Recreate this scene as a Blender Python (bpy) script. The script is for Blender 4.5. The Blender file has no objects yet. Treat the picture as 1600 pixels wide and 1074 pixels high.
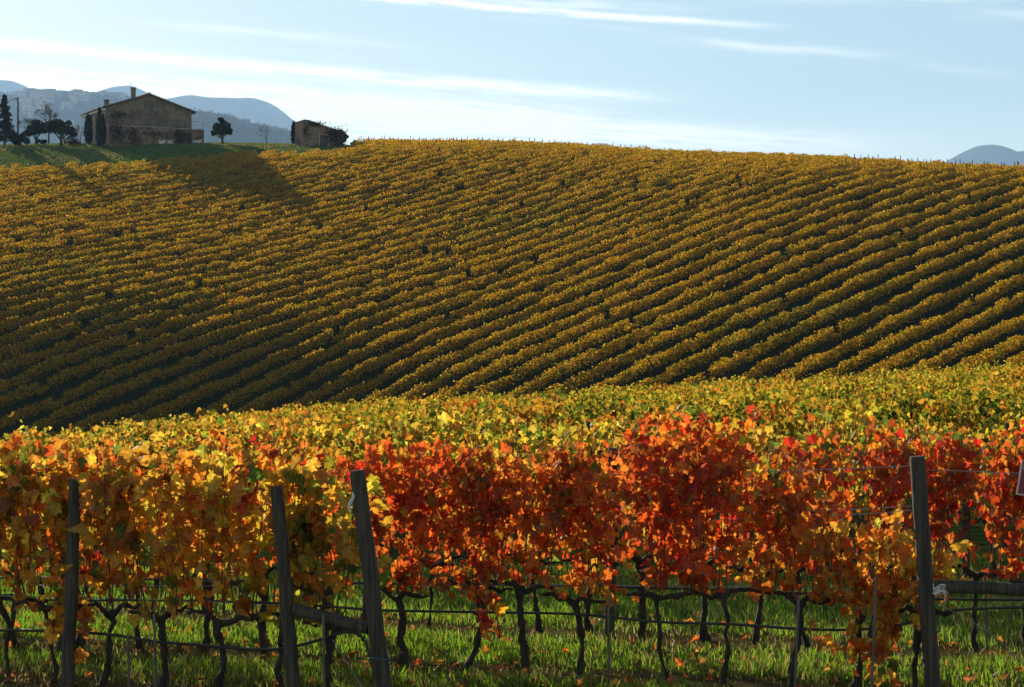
import bpy, math, random
import numpy as np
from mathutils import Vector

# ------------------------------------------------------------------ camera, world, sun, exposure
SC = bpy.context.scene
COL = SC.collection
F = 3111.1                     # focal length in pixels of the 1600 px wide photograph
CZ = 2.88                      # eye height over the grass of the first vine rows
cam_d = bpy.data.cameras.new('camera'); cam_d.lens = 70; cam_d.sensor_width = 36
cam_d.clip_start = 0.1; cam_d.clip_end = 20000
cam = bpy.data.objects.new('camera', cam_d); COL.objects.link(cam)
cam.location = (0, 0, CZ); cam.rotation_euler = (math.radians(90), 0, 0)
SC.camera = cam

SUN_EL, SUN_AZ = math.radians(15.0), math.radians(-23.0)      # azimuth from +Y, negative = to the left
SUN_DIR = Vector((math.sin(SUN_AZ)*math.cos(SUN_EL), math.cos(SUN_AZ)*math.cos(SUN_EL), math.sin(SUN_EL)))
sl = bpy.data.lights.new('sun', 'SUN'); sl.energy = 5.0; sl.angle = math.radians(0.5); sl.color = (1.0, 0.87, 0.66)
sun = bpy.data.objects.new('sun', sl); COL.objects.link(sun)
sun.rotation_euler = SUN_DIR.to_track_quat('Z', 'Y').to_euler(); sun.location = (-60, 60, 60)

SC.view_settings.view_transform = 'Standard'; SC.view_settings.look = 'None'
SC.view_settings.exposure = 0.93; SC.view_settings.gamma = 1.0
SC.render.engine = 'CYCLES'
SC.cycles.use_denoising = True
SC.cycles.max_bounces = 7; SC.cycles.diffuse_bounces = 3; SC.cycles.transmission_bounces = 4
SC.cycles.volume_bounces = 1; SC.cycles.sample_clamp_indirect = 6.0

def build_world():
    w = bpy.data.worlds.new('World'); SC.world = w; w.use_nodes = True
    nt = w.node_tree; N = nt.nodes; L = nt.links; N.clear()
    def M(op, a, b=None, c=None, clamp=False):
        n = N.new('ShaderNodeMath'); n.operation = op; n.use_clamp = clamp
        for i, q in enumerate((a, b, c)):
            if q is None: continue
            if isinstance(q, (int, float)): n.inputs[i].default_value = q
            else: L.new(q, n.inputs[i])
        return n.outputs[0]
    sky = N.new('ShaderNodeTexSky'); sky.sky_type = 'NISHITA'; sky.sun_disc = False
    sky.sun_elevation = SUN_EL; sky.sun_rotation = SUN_AZ
    sky.air_density = 1.0; sky.dust_density = 0.18; sky.ozone_density = 1.0; sky.altitude = 100
    tc = N.new('ShaderNodeTexCoord'); sp = N.new('ShaderNodeSeparateXYZ'); L.new(tc.outputs['Generated'], sp.inputs[0])
    az = M('ARCTAN2', sp.outputs[0], sp.outputs[1]); el = M('ARCSINE', sp.outputs[2])
    def noise(sx, sy, sc, det=4, tilt=0.0, rough=0.55):
        cb = N.new('ShaderNodeCombineXYZ')
        L.new(M('MULTIPLY', az, sx), cb.inputs[0])
        L.new(M('MULTIPLY', M('ADD', el, M('MULTIPLY', az, tilt)), sy), cb.inputs[1])
        n = N.new('ShaderNodeTexNoise'); n.inputs['Scale'].default_value = sc; n.inputs['Detail'].default_value = det
        n.inputs['Roughness'].default_value = rough; L.new(cb.outputs[0], n.inputs['Vector']); return n.outputs['Fac']
    def ramp(v, a, b):
        n = N.new('ShaderNodeMapRange'); n.interpolation_type = 'SMOOTHSTEP'
        for i, q in enumerate((a, b, 0.0, 1.0)): n.inputs[i+1].default_value = q
        L.new(v, n.inputs[0]); return n.outputs[0]
    wob = M('MULTIPLY', M('SUBTRACT', noise(9, 9, 3.0, 3), 0.5), 0.004)
    fine = noise(30, 420, 1.0, 5, 0.08)
    # streaks of thin high cloud: start and end (azimuth, elevation), thickness, strength
    streaks = [((-.098,.1735),(.125,.1575),.0016,.80), ((-.03,.171),(.09,.1665),.0022,.35), ((.045,.1580),(.075,.1545),.0010,.45),
               ((.075,.151),(.185,.1415),.0022,.42), ((.20,.136),(.245,.130),.0020,.32), ((.11,.172),(.27,.168),.0030,.30),
               ((.22,.160),(.30,.156),.0026,.28),
               ((-.34,.152),(.075,.1225),.0030,.75), ((-.36,.138),(.05,.112),.0075,.62), ((-.30,.127),(.12,.1035),.0045,.55),
               ((-.40,.120),(.20,.098),.0060,.45), ((-.02,.163),(.02,.1605),.0014,.30), ((-.19,.158),(-.05,.148),.0020,.28)]
    tot = None
    for (a0, e0), (a1, e1), wd, st in streaks:
        k = (e1-e0)/(a1-a0)
        line = M('ADD', M('MULTIPLY', M('SUBTRACT', az, a0), k), e0)
        d = M('DIVIDE', M('SUBTRACT', M('ADD', el, wob), line), wd)
        g = M('POWER', 2.718, M('MULTIPLY', M('MULTIPLY', d, d), -1.0))
        r = M('MULTIPLY', ramp(az, a0-.02, a0+.05), M('SUBTRACT', 1.0, ramp(az, a1-.06, a1+.03)))
        v = M('MULTIPLY', M('MULTIPLY', g, r), st)
        tot = v if tot is None else M('ADD', tot, v)
    tot = M('MULTIPLY', M('MULTIPLY', tot, 1.25), ramp(fine, .24, .6))
    # a broad thin veil, denser low and toward the sun
    veil = M('MULTIPLY', M('SUBTRACT', 1.0, ramp(el, .085, .165)), M('SUBTRACT', 1.0, ramp(az, -.22, .16)))
    veil = M('MULTIPLY', veil, M('ADD', .36, M('MULTIPLY', ramp(noise(7, 190, 1.0, 5, .06), .32, .68), .7)))
    low = M('MULTIPLY', M('SUBTRACT', 1.0, ramp(el, .07, .13)), .35)
    tot = M('ADD', M('ADD', tot, veil), low, clamp=True)
    mx = N.new('ShaderNodeMix'); mx.data_type = 'RGBA'
    L.new(M('MULTIPLY', tot, .9), mx.inputs[0]); L.new(sky.outputs[0], mx.inputs[6])
    mx.inputs[7].default_value = (CLOUD[0], CLOUD[1], CLOUD[2], 1)
    bg = N.new('ShaderNodeBackground'); bg.inputs[1].default_value = SKY_STR
    tint = N.new('ShaderNodeVectorMath'); tint.operation = 'MULTIPLY'; tint.inputs[1].default_value = (1.08, 1.06, .97)
    L.new(mx.outputs[2], tint.inputs[0]); L.new(tint.outputs[0], bg.inputs[0])
    out = N.new('ShaderNodeOutputWorld'); L.new(bg.outputs[0], out.inputs[0])
SKY_STR = 0.06
CLOUD = (17, 16.3, 14.9)
build_world()

RNG = np.random.default_rng(7)
random.seed(7)

# ------------------------------------------------------------------ helpers
def ss(a, b, x):
    t = np.clip((np.asarray(x, float)-a)/(b-a), 0, 1); return t*t*(3-2*t)

class G:
    """collects vertices, faces, colours; build() links ONE mesh object"""
    def __init__(s): s.V=[]; s.F=[]; s.C=[]; s.n=0
    def add(s, V, Fc, col=(1,1,1), mat=0, smooth=False):
        V = np.asarray(V, np.float32).reshape(-1, 3); Fc = np.asarray(Fc, np.int32)
        s.V.append(V); s.F.append((Fc+s.n, mat, smooth)); s.n += len(V)
        c = np.asarray(col, np.float32)
        s.C.append(np.broadcast_to(c, (len(V), 3)) if c.ndim == 1 else c)
        return s
    def build(s, name, mats, parent=None, loc=None):
        V = np.concatenate(s.V); me = bpy.data.meshes.new(name)
        loops = np.concatenate([f.ravel() for f, _, _ in s.F]).astype(np.int32)
        tot = np.concatenate([np.full(len(f), f.shape[1], np.int32) for f, _, _ in s.F])
        start = np.concatenate([[0], np.cumsum(tot)[:-1]]).astype(np.int32)
        me.vertices.add(len(V)); me.vertices.foreach_set('co', V.ravel())
        me.loops.add(len(loops)); me.loops.foreach_set('vertex_index', loops)
        me.polygons.add(len(tot)); me.polygons.foreach_set('loop_start', start)
        try: me.polygons.foreach_set('loop_total', tot)
        except Exception: pass
        me.polygons.foreach_set('material_index', np.concatenate([np.full(len(f), m, np.int32) for f, m, _ in s.F]))
        me.polygons.foreach_set('use_smooth', np.concatenate([np.full(len(f), sm, bool) for f, _, sm in s.F]))
        for m in (mats if isinstance(mats, (list, tuple)) else [mats]): me.materials.append(m)
        ca = me.color_attributes.new('Col', 'FLOAT_COLOR', 'POINT')
        C = np.ones((len(V), 4), np.float32); C[:, :3] = np.concatenate(s.C)
        ca.data.foreach_set('color', C.ravel())
        me.update(calc_edges=True)
        o = bpy.data.objects.new(name, me); COL.objects.link(o)
        if parent: o.parent = parent
        if loc is not None: o.location = loc
        return o
    # shapes
    def box(s, x0, x1, y0, y1, z0, z1, col=(1,1,1), mat=0):
        V = [(x,y,z) for z in (z0,z1) for y in (y0,y1) for x in (x0,x1)]
        return s.add(V, [(0,2,3,1),(4,5,7,6),(0,1,5,4),(2,6,7,3),(0,4,6,2),(1,3,7,5)], col, mat)
    def tube(s, P, R, sides=8, col=(1,1,1), mat=0, caps=True, smooth=True):
        P = np.asarray(P, float); n = len(P); R = np.broadcast_to(np.asarray(R, float), (n,))
        T = np.gradient(P, axis=0); T /= np.linalg.norm(T, axis=1)[:, None]+1e-9
        ref = np.array([1.,0,0]) if abs(T[0][0]) < .8 else np.array([0,1.,0])
        A = np.cross(T, ref); A /= np.linalg.norm(A, axis=1)[:, None]+1e-9; B = np.cross(T, A)
        a = np.arange(sides)*2*math.pi/sides
        V = P[:,None,:] + R[:,None,None]*(np.cos(a)[None,:,None]*A[:,None,:]+np.sin(a)[None,:,None]*B[:,None,:])
        i = np.arange(n-1)[:,None]*sides; j = np.arange(sides)[None,:]; k = (j+1) % sides
        Fc = np.stack([i+j, i+k, i+sides+k, i+sides+j], -1).reshape(-1, 4)
        V = V.reshape(-1, 3)
        s.add(V, Fc, col, mat, smooth)
        if caps:
            for r0 in (0, (n-1)*sides):
                s.add(V[r0:r0+sides], [list(range(sides))] if r0 else [list(range(sides))[::-1]], col if np.ndim(col) == 1 else col[0], mat)
        return s

def tag(o, label=None, cat=None, group=None, kind=None):
    for k, v in (('label', label), ('category', cat), ('group', group), ('kind', kind)):
        if v: o[k] = v
    return o
def empty(name, loc, label, cat, group=None, rz=0.0):
    o = bpy.data.objects.new(name, None); COL.objects.link(o); o.location = loc; o.rotation_euler = (0,0,rz)
    o.empty_display_size = .3
    return tag(o, label, cat, group)
ONES = 'zero first second third fourth fifth sixth seventh eighth ninth tenth eleventh twelfth thirteenth fourteenth fifteenth sixteenth seventeenth eighteenth nineteenth'.split()
TENS = {2:('twenty','twentieth'),3:('thirty','thirtieth'),4:('forty','fortieth'),5:('fifty','fiftieth'),6:('sixty','sixtieth'),7:('seventy','seventieth'),8:('eighty','eightieth'),9:('ninety','ninetieth')}
def nth(n):
    if n < 20: return ONES[n]
    if n >= 100: return 'hundred and ' + nth(n-100) if n > 100 else 'hundredth'
    a, b = divmod(n, 10)
    return TENS[a][1] if b == 0 else TENS[a][0]+'-'+ONES[b]

# ------------------------------------------------------------------ materials
def new_mat(name):
    m = bpy.data.materials.new(name); m.use_nodes = True; nt = m.node_tree; nt.nodes.clear()
    return m, nt.nodes, nt.links
def leaf_mat(name, trans=.55, gloss=.05, boost=1.0, rough=.35):
    m, N, L = new_mat(name)
    at = N.new('ShaderNodeAttribute'); at.attribute_name = 'Col'
    geo = N.new('ShaderNodeNewGeometry')
    tc = N.new('ShaderNodeTexCoord'); ns = N.new('ShaderNodeTexNoise'); ns.inputs['Scale'].default_value = 38; ns.inputs['Detail'].default_value = 3
    L.new(tc.outputs['Object'], ns.inputs['Vector'])
    mr = N.new('ShaderNodeMapRange'); mr.inputs[1].default_value = .3; mr.inputs[2].default_value = .7; mr.inputs[3].default_value = .65; mr.inputs[4].default_value = 1.2
    L.new(ns.outputs['Fac'], mr.inputs[0])
    mu = N.new('ShaderNodeVectorMath'); mu.operation = 'MULTIPLY'; L.new(at.outputs['Color'], mu.inputs[0]); L.new(mr.outputs[0], mu.inputs[1])
    ds = N.new('ShaderNodeVectorMath'); ds.operation = 'SCALE'; ds.inputs['Scale'].default_value = .5; L.new(mu.outputs[0], ds.inputs[0])
    d = N.new('ShaderNodeBsdfDiffuse'); L.new(ds.outputs[0], d.inputs[0])
    sc = N.new('ShaderNodeVectorMath'); sc.operation = 'SCALE'; sc.inputs['Scale'].default_value = boost; L.new(mu.outputs[0], sc.inputs[0])
    t = N.new('ShaderNodeBsdfTranslucent'); L.new(sc.outputs[0], t.inputs[0])
    mx = N.new('ShaderNodeMixShader'); mx.inputs[0].default_value = trans; L.new(d.outputs[0], mx.inputs[1]); L.new(t.outputs[0], mx.inputs[2])
    g = N.new('ShaderNodeBsdfGlossy'); g.inputs['Roughness'].default_value = rough; g.inputs[0].default_value = (1,1,1,1)
    m2 = N.new('ShaderNodeMixShader'); m2.inputs[0].default_value = gloss; L.new(mx.outputs[0], m2.inputs[1]); L.new(g.outputs[0], m2.inputs[2])
    o = N.new('ShaderNodeOutputMaterial'); L.new(m2.outputs[0], o.inputs[0])
    return m
def solid(name, ca, cb, scale=6, rough=.8, bump=.3, detail=5, stretch=(1,1,1), metal=0.0, cc=None, cc_scale=1.0, cc_th=(.5,.6)):
    m, N, L = new_mat(name)
    tc = N.new('ShaderNodeTexCoord'); mp = N.new('ShaderNodeMapping'); mp.inputs['Scale'].default_value = stretch
    L.new(tc.outputs['Object'], mp.inputs[0])
    ns = N.new('ShaderNodeTexNoise'); ns.inputs['Scale'].default_value = scale; ns.inputs['Detail'].default_value = detail; L.new(mp.outputs[0], ns.inputs['Vector'])
    cr = N.new('ShaderNodeValToRGB'); cr.color_ramp.elements[0].position = .35; cr.color_ramp.elements[1].position = .68
    cr.color_ramp.elements[0].color = (*ca, 1); cr.color_ramp.elements[1].color = (*cb, 1); L.new(ns.outputs['Fac'], cr.inputs[0])
    colr = cr.outputs[0]
    if cc:
        n2 = N.new('ShaderNodeTexNoise'); n2.inputs['Scale'].default_value = cc_scale; n2.inputs['Detail'].default_value = 6; L.new(tc.outputs['Object'], n2.inputs['Vector'])
        r2 = N.new('ShaderNodeMapRange'); r2.inputs[1].default_value = cc_th[0]; r2.inputs[2].default_value = cc_th[1]; L.new(n2.outputs['Fac'], r2.inputs[0])
        mx = N.new('ShaderNodeMix'); mx.data_type = 'RGBA'; L.new(r2.outputs[0], mx.inputs[0]); L.new(colr, mx.inputs[6]); mx.inputs[7].default_value = (*cc, 1)
        colr = mx.outputs[2]
    b = N.new('ShaderNodeBsdfPrincipled'); b.inputs['Roughness'].default_value = rough; b.inputs['Metallic'].default_value = metal
    L.new(colr, b.inputs['Base Color'])
    if bump:
        bp = N.new('ShaderNodeBump'); bp.inputs['Strength'].default_value = bump; bp.inputs['Distance'].default_value = .02
        L.new(ns.outputs['Fac'], bp.inputs['Height']); L.new(bp.outputs[0], b.inputs['Normal'])
    o = N.new('ShaderNodeOutputMaterial'); L.new(b.outputs[0], o.inputs[0])
    return m
def attr_mat(name, rough=.9):
    m, N, L = new_mat(name)
    at = N.new('ShaderNodeAttribute'); at.attribute_name = 'Col'
    tc = N.new('ShaderNodeTexCoord'); ns = N.new('ShaderNodeTexNoise'); ns.inputs['Scale'].default_value = 2.2; ns.inputs['Detail'].default_value = 8
    L.new(tc.outputs['Object'], ns.inputs['Vector'])
    mr = N.new('ShaderNodeMapRange'); mr.inputs[1].default_value = .3; mr.inputs[2].default_value = .7; mr.inputs[3].default_value = .5; mr.inputs[4].default_value = 1.35
    L.new(ns.outputs['Fac'], mr.inputs[0])
    mu = N.new('ShaderNodeVectorMath'); mu.operation = 'MULTIPLY'; L.new(at.outputs['Color'], mu.inputs[0]); L.new(mr.outputs[0], mu.inputs[1])
    b = N.new('ShaderNodeBsdfPrincipled'); b.inputs['Roughness'].default_value = rough; b.inputs['Specular IOR Level'].default_value = 0
    L.new(mu.outputs[0], b.inputs['Base Color'])
    o = N.new('ShaderNodeOutputMaterial'); L.new(b.outputs[0], o.inputs[0])
    return m

M_LEAF = leaf_mat('vine_leaf', .64, .022, 1.3, .45)
M_FAR = leaf_mat('far_vine_leaf', .6, .0, 1.2)
M_GRASS = leaf_mat('grass_blade', .6, .03, 1.2, .4)
M_TREE = leaf_mat('tree_leaf', .3, .02, 1.0)
M_BARK = solid('vine_bark', (.012,.009,.007), (.05,.036,.026), 30, .9, .8, stretch=(1,1,.25))
M_CANE = solid('cane', (.05,.022,.012), (.12,.055,.025), 20, .7, 0)
M_TRUNK = solid('tree_bark', (.03,.025,.02), (.07,.055,.04), 8, .95, .4)
M_POST = solid('weathered_post', (.025,.020,.015), (.085,.068,.05), 9, .9, .6, stretch=(4,4,.25), cc=(.03,.025,.02), cc_scale=5, cc_th=(.6,.7))
M_STAKE = solid('stake', (.07,.06,.05), (.17,.15,.13), 14, .7, .2, stretch=(1,1,.2))
M_HOSE = solid('black_hose', (.012,.012,.013), (.02,.02,.02), 20, .32, .05)
M_WIRE = solid('galvanised_wire', (.25,.25,.25), (.4,.4,.4), 40, .35, 0, metal=.9)
M_ROPE = solid('white_twine', (.5,.48,.44), (.75,.73,.7), 30, .9, .4)
M_TIE = solid('green_tie', (.02,.10,.09), (.03,.15,.13), 20, .5, 0)
M_WALL = solid('old_stone_plaster', (.095,.078,.056), (.19,.158,.115), 2.2, .95, .5, 8, cc=(.075,.056,.038), cc_scale=.45, cc_th=(.48,.66))
M_WALL2 = solid('rough_brick', (.13,.075,.05), (.22,.17,.12), 3.0, .95, .6, 8, cc=(.06,.05,.03), cc_scale=.6, cc_th=(.52,.62))
M_SIDE = solid('lit_side_plaster', (.22,.19,.15), (.36,.31,.25), 1.6, .95, .4, 8)  # lighter than the gable: light on the side wall put into the colour
M_WHITE = solid('limewash', (.42,.42,.40), (.6,.6,.57), 3, .95, .3, cc=(.2,.17,.13), cc_scale=1.5, cc_th=(.5,.6))
M_TILE = solid('roof_tile', (.10,.055,.03), (.20,.12,.07), 4, .95, .5, 6, cc=(.08,.075,.035), cc_scale=.8, cc_th=(.48,.6))
M_EAVE = solid('sunlit_eave_stone', (.45,.38,.28), (.6,.52,.4), 6, .9, .2)  # sunlight along the eave edge put into this pale tone
M_DARK = solid('dark_opening', (.01,.01,.01), (.018,.016,.014), 5, .7, 0)
M_SHUT = solid('green_shutter', (.05,.065,.055), (.08,.10,.085), 8, .8, .2)
M_WOOD = solid('grey_door_wood', (.03,.03,.032), (.06,.058,.055), 8, .8, .3)
M_IRON = solid('iron', (.02,.02,.02), (.05,.045,.04), 20, .6, 0)
M_CAR = solid('car_paint', (.012,.014,.018), (.016,.018,.022), 3, .25, 0)
M_CARTOP = solid('pale_car_roof', (.55,.58,.62), (.6,.62,.66), 3, .2, 0)  # pale roof, with the sky's reflection put into the colour
M_GLASS = solid('car_glass', (.01,.012,.014), (.015,.016,.02), 3, .05, 0)
M_TYRE = solid('tyre', (.01,.01,.01), (.02,.02,.02), 10, .9, 0)
M_RED = solid('sign_red', (.16,.006,.02), (.22,.01,.03), 20, .45, 0)
M_SIGNW = solid('sign_white', (.34,.33,.35), (.46,.45,.47), 20, .5, 0)
M_GROUND = attr_mat('ground_soil_and_grass')
M_HILL = attr_mat('wooded_hillside')
M_TOWN = solid('town_plaster', (.30,.26,.22), (.5,.44,.38), .3, .9, 0)
M_TOWNROOF = solid('town_roof', (.16,.08,.05), (.24,.13,.08), .3, .9, 0)

# ------------------------------------------------------------------ terrain
TU = np.array([-600, 0, 400, 800, 1200, 1600, 2200], float)
TD = np.array([105,120,135,145,160,180,200,225,250,270,300,330,380], float)
TZ = np.array([
 [-16,-16,-13,-9.5,-4.5,1.5,6.5,12,17.5,21.5,26.5,29.5,29],
 [-15,-14.6,-11.2,-7.6,-2.2,3.8,8.6,14.2,19.8,24.0,29.6,32.4,31],
 [-13,-12.3,-9.2,-6.6,-1.6,3.9,8.6,14.2,20.2,24.9,30.0,32.2,31],
 [-10.5,-9.5,-6.2,-3.4,.4,5.2,10,16.2,22.3,26.1,28.6,29,26],
 [-8,-6.8,-3.8,-1.3,2.6,7.8,12.9,18.8,22.8,24.0,25,25,22],
 [-5.5,-4,-1.6,.4,4,9,13.8,18.9,20.6,21,21,20,17],
 [-3,-1.5,1,3,6.5,10.5,14,17,18.5,19,19,18,15]], float)
def hermite(xk, Y, x):
    """cubic Hermite along the last axis of Y (k knots) at x"""
    x = np.clip(x, xk[0], xk[-1]); m = np.gradient(Y, xk, axis=-1)
    i = np.clip(np.searchsorted(xk, x, side='right')-1, 0, len(xk)-2)
    h = xk[i+1]-xk[i]; t = (x-xk[i])/h
    return i, h, t, m
def hill_z(u, D):
    i, h, t, m = hermite(TD, TZ, D)
    A = TZ[:, i]; B = TZ[:, i+1]; ma = m[:, i]; mb = m[:, i+1]
    rows = (2*t**3-3*t**2+1)*A + (t**3-2*t**2+t)*h*ma + (-2*t**3+3*t**2)*B + (t**3-t**2)*h*mb    # (7, n)
    mu = np.gradient(rows, TU, axis=0)
    u = np.clip(u, TU[0], TU[-1]); k = np.clip(np.searchsorted(TU, u, side='right')-1, 0, len(TU)-2)
    hh = TU[k+1]-TU[k]; q = (u-TU[k])/hh; n = np.arange(len(u))
    return (2*q**3-3*q**2+1)*rows[k,n] + (q**3-2*q**2+q)*hh*mu[k,n] + (-2*q**3+3*q**2)*rows[k+1,n] + (q**3-q**2)*hh*mu[k+1,n]
def wob2(x, y, s, seed=0.0):
    return (np.sin(x*s+1.7*np.sin(y*s*.83+seed))+np.sin(y*s*1.27+1.3*np.sin(x*s*.71+seed*2)+seed)+.5*np.sin((x+y)*s*2.3+seed)+.5*np.sin((x-y)*s*2.9+seed*3))/3
def H(x, y):
    """world height of the ground"""
    x = np.atleast_1d(np.asarray(x, float)); y = np.atleast_1d(np.asarray(y, float)); x, y = np.broadcast_arrays(x, y)
    xc = np.clip(x, -45, 45)
    near = .06*np.maximum(xc, 0)*ss(17, 60, y) - (.02*np.maximum(-xc, 0)+.0056*np.clip(-xc, 0, 22)**2)*ss(18, 34, y) - .9*ss(22, 75, y) - .009*np.clip(y-72, 0, 60)**2 + .02*wob2(x, y, 2.1)
    u = 800+F*x/np.maximum(y, 60); far = CZ+hill_z(u, y)+.12*wob2(x, y, .11, 2)
    w = ss(84, 116, y); z = near*(1-w)+far*w
    d = ss(350, 600, y)
    return z*(1-d) + d*(-30+2.5*wob2(x, y, .012, 1))
def h1(x, y): return float(H(x, y)[0])
def at(u, D): return ((u-800)/F*D, D)
def pix(u, v, D): return np.array([(u-800)/F*D, D, CZ+(537-v)/F*D])

# upper border of the hillside vines (depth) per column
def border(u): return np.interp(u, [-700, 0, 180, 300, 380, 460, 540, 580, 640, 2300], [262, 262, 263, 267, 273, 271, 270, 300, 328, 328])

def build_ground():
    ys = np.concatenate([np.arange(-40, 10, 4), np.arange(10, 30, .35), np.arange(30, 130, 1.5), np.arange(130, 420, 2.5), 420*1.038**np.arange(0, 98)])
    ts = np.linspace(-.62, .62, 260)
    Y, T = np.meshgrid(ys, ts, indexing='ij'); X = T*np.maximum(Y+50, 34)
    Z = H(X.ravel(), Y.ravel()).reshape(X.shape)
    U = 800+F*X/np.maximum(Y, 30)
    n = wob2(X, Y, .9)*.5+.5; n2 = wob2(X, Y, .23, 4)*.5+.5
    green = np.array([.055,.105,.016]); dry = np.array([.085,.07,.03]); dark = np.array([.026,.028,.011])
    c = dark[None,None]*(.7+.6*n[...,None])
    near = (Y < 100)[...,None]
    q = np.clip(n*.8+.1, 0, 1)[...,None]
    rowd = Y+.35*X; dr = np.min(np.abs(rowd[...,None]-np.array([15.4, 17.45, 19.9, 26.3])), -1)
    q = q*ss(.15, .65, dr)[...,None]
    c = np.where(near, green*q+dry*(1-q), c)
    plateau = ss(-3, 3, Y-border(U))*(Y < 420)*(U < 620)
    pg = np.array([.075,.14,.02])*(.7+.5*n2[...,None]); pg = np.where((n2 < .22)[...,None], np.array([.10,.09,.04]), pg)
    c = c*(1-plateau[...,None]) + pg*plateau[...,None]
    farm = ss(420, 600, Y)[...,None]
    c = c*(1-farm) + farm*(np.array([.05,.07,.025])*(.6+.8*(wob2(X, Y, .02, 3)*.5+.5)[...,None]))
    nr, nc = X.shape; i = np.arange(nr-1)[:,None]*nc; j = np.arange(nc-1)[None,:]
    Fc = np.stack([i+j, i+j+1, i+nc+j+1, i+nc+j], -1).reshape(-1, 4)
    g = G(); g.add(np.stack([X,Y,Z],-1).reshape(-1,3), Fc, c.reshape(-1,3), 0, True)
    tag(g.build('ground', M_GROUND), kind='structure')
build_ground()

def ridge_hill(name, us, vs, Dc, W, col, seed, amp, foot=-32):
    us = np.array(us, float); vs = np.array(vs, float)
    nu = 220; uu = np.linspace(us[0], us[-1], nu); sv = np.interp(uu, us, vs)
    k = np.hanning(9); k /= k.sum(); sv = np.convolve(np.pad(sv, 4, mode='edge'), k, 'valid')
    sd = np.linspace(-1, 1, 41)
    S, UU = np.meshgrid(sd, uu, indexing='ij'); Y = Dc+S*W; X = (UU-800)/F*Dc
    top = CZ+(537-np.interp(UU, uu, sv))/F*Dc
    prof = np.cos(S*math.pi/2)**1.3
    Z = foot+(top-foot)*prof + amp*wob2(X, Y, 6.0/W*3, seed)*prof*(1-prof)*2 + amp*.10*wob2(X, Y, 40/W, seed+1)
    n = wob2(X, Y, 14/W, seed)*.5+.5; n2 = wob2(X, Y, 55/W, seed+2)*.5+.5
    a, b = np.array(col[0]), np.array(col[1]); q = np.clip(.6*n+.4*n2, 0, 1)[...,None]
    nr, nc = X.shape; i = np.arange(nr-1)[:,None]*nc; j = np.arange(nc-1)[None,:]
    Fc = np.stack([i+j, i+j+1, i+nc+j+1, i+nc+j], -1).reshape(-1, 4)
    g = G(); g.add(np.stack([X,Y,Z],-1).reshape(-1,3), Fc, (a*q+b*(1-q)).reshape(-1,3), 0, True)
    tag(g.build(name, M_HILL), kind='structure')
    def z(u, s):
        t = np.interp(u, uu, sv); tp = CZ+(537-t)/F*Dc; p = np.cos(s*math.pi/2)**1.3
        x = (u-800)/F*Dc; y = Dc+s*W
        return np.array([x, y, float(foot+(tp-foot)*p+amp*wob2(np.array(x), np.array(y), 6.0/W*3, seed)*p*(1-p)*2)])
    return z
WOODC = ((.035,.05,.02),(.085,.08,.04))
town_z = ridge_hill('town_hill', [-500,-200,-30,40,75,110,160,200,260,330,420,520], [190,170,160,155,153,156,157,160,174,196,222,252], 5600, 1500, WOODC, 1.0, 14)
wood_z = ridge_hill('wooded_hill', [180,240,300,350,400,450,490,520,570,640], [192,184,184,190,204,216,223,229,238,266], 4600, 1200, WOODC, 2.0, 10)
ridge_hill('mountains', [-600,-200,-60,-10,20,40,60,120,160,190,205,225,260,285,312,340,370,400,420,440,458,480,520,640],
           [180,165,142,131,128,132,150,158,150,141,136,142,160,156,152.5,157,157,156.5,160,172,188,206,232,275], 12000, 3000, ((.06,.07,.05),(.10,.10,.07)), 3.0, 60)
ridge_hill('mountains', [1380,1430,1465,1485,1508,1530,1541,1556,1575,1588,1600,1640,1700,1800], [300,278,260,249,237,228.5,229.5,235,242,239.5,240.5,246,240,290], 10500, 2600, ((.06,.07,.05),(.10,.10,.07)), 4.0, 60)
ridge_hill('mountains', [880,915,930,945,960,1000,1200], [248,230,225,225.5,230,248,290], 12500, 2000, ((.06,.07,.05),(.10,.10,.07)), 5.0, 10)

# ------------------------------------------------------------------ leaves
def leaf_template(half, fold, droop, curl, cx=.36):
    pts = [(0.0, 0.0)] + half + [(0.0, 1.0)] + [(-x, y) for x, y in half[::-1]]
    V = [(0, cx, 0)] + [(x, y, 0) for x, y in pts]; V = np.array(V, float)
    V[:,2] = fold*np.abs(V[:,0]) - droop*(V[:,1]-.35)**2*np.sign(V[:,1]-.35) + curl*(V[:,0]**2)*np.sin(7*V[:,1])
    n = len(pts); Fc = np.array([(0, 1+k, 1+(k+1) % n) for k in range(n)])
    return V, Fc
HALF_HI = [(.14,-.13),(.34,-.12),(.47,.02),(.38,.17),(.56,.30),(.60,.48),(.46,.52),(.28,.55),(.30,.72),(.14,.86)]
HALF_MID = [(.36,-.08),(.42,.16),(.55,.42),(.27,.56),(.18,.82)]
HI = [leaf_template(HALF_HI, f, d, c) for f, d, c in ((.35,.5,.5),(.1,.8,-.8),(-.3,.4,.9),(.7,.3,.2),(.2,-.4,1.2),(1.0,.9,.6),(-.8,.7,-.9))]
MID = [leaf_template(HALF_MID, f, d, 0) for f, d in ((.35,.5),(-.2,.7),(.75,.2),(.1,-.5),(1.0,.8))]
LOW = [(np.array([(0,0,0),(.42,.42,f),(0,1,0),(-.42,.42,f)], float), np.array([(0,1,2),(0,2,3)])) for f in (.22,-.2,.05)]
SPEAR = [(np.array([(0,0,0),(.18,.45,.04),(0,1,0),(-.18,.45,.04)], float), np.array([(0,1,2),(0,2,3)]))]
def unit(a): return a/(np.linalg.norm(a, axis=-1, keepdims=True)+1e-9)
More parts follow.
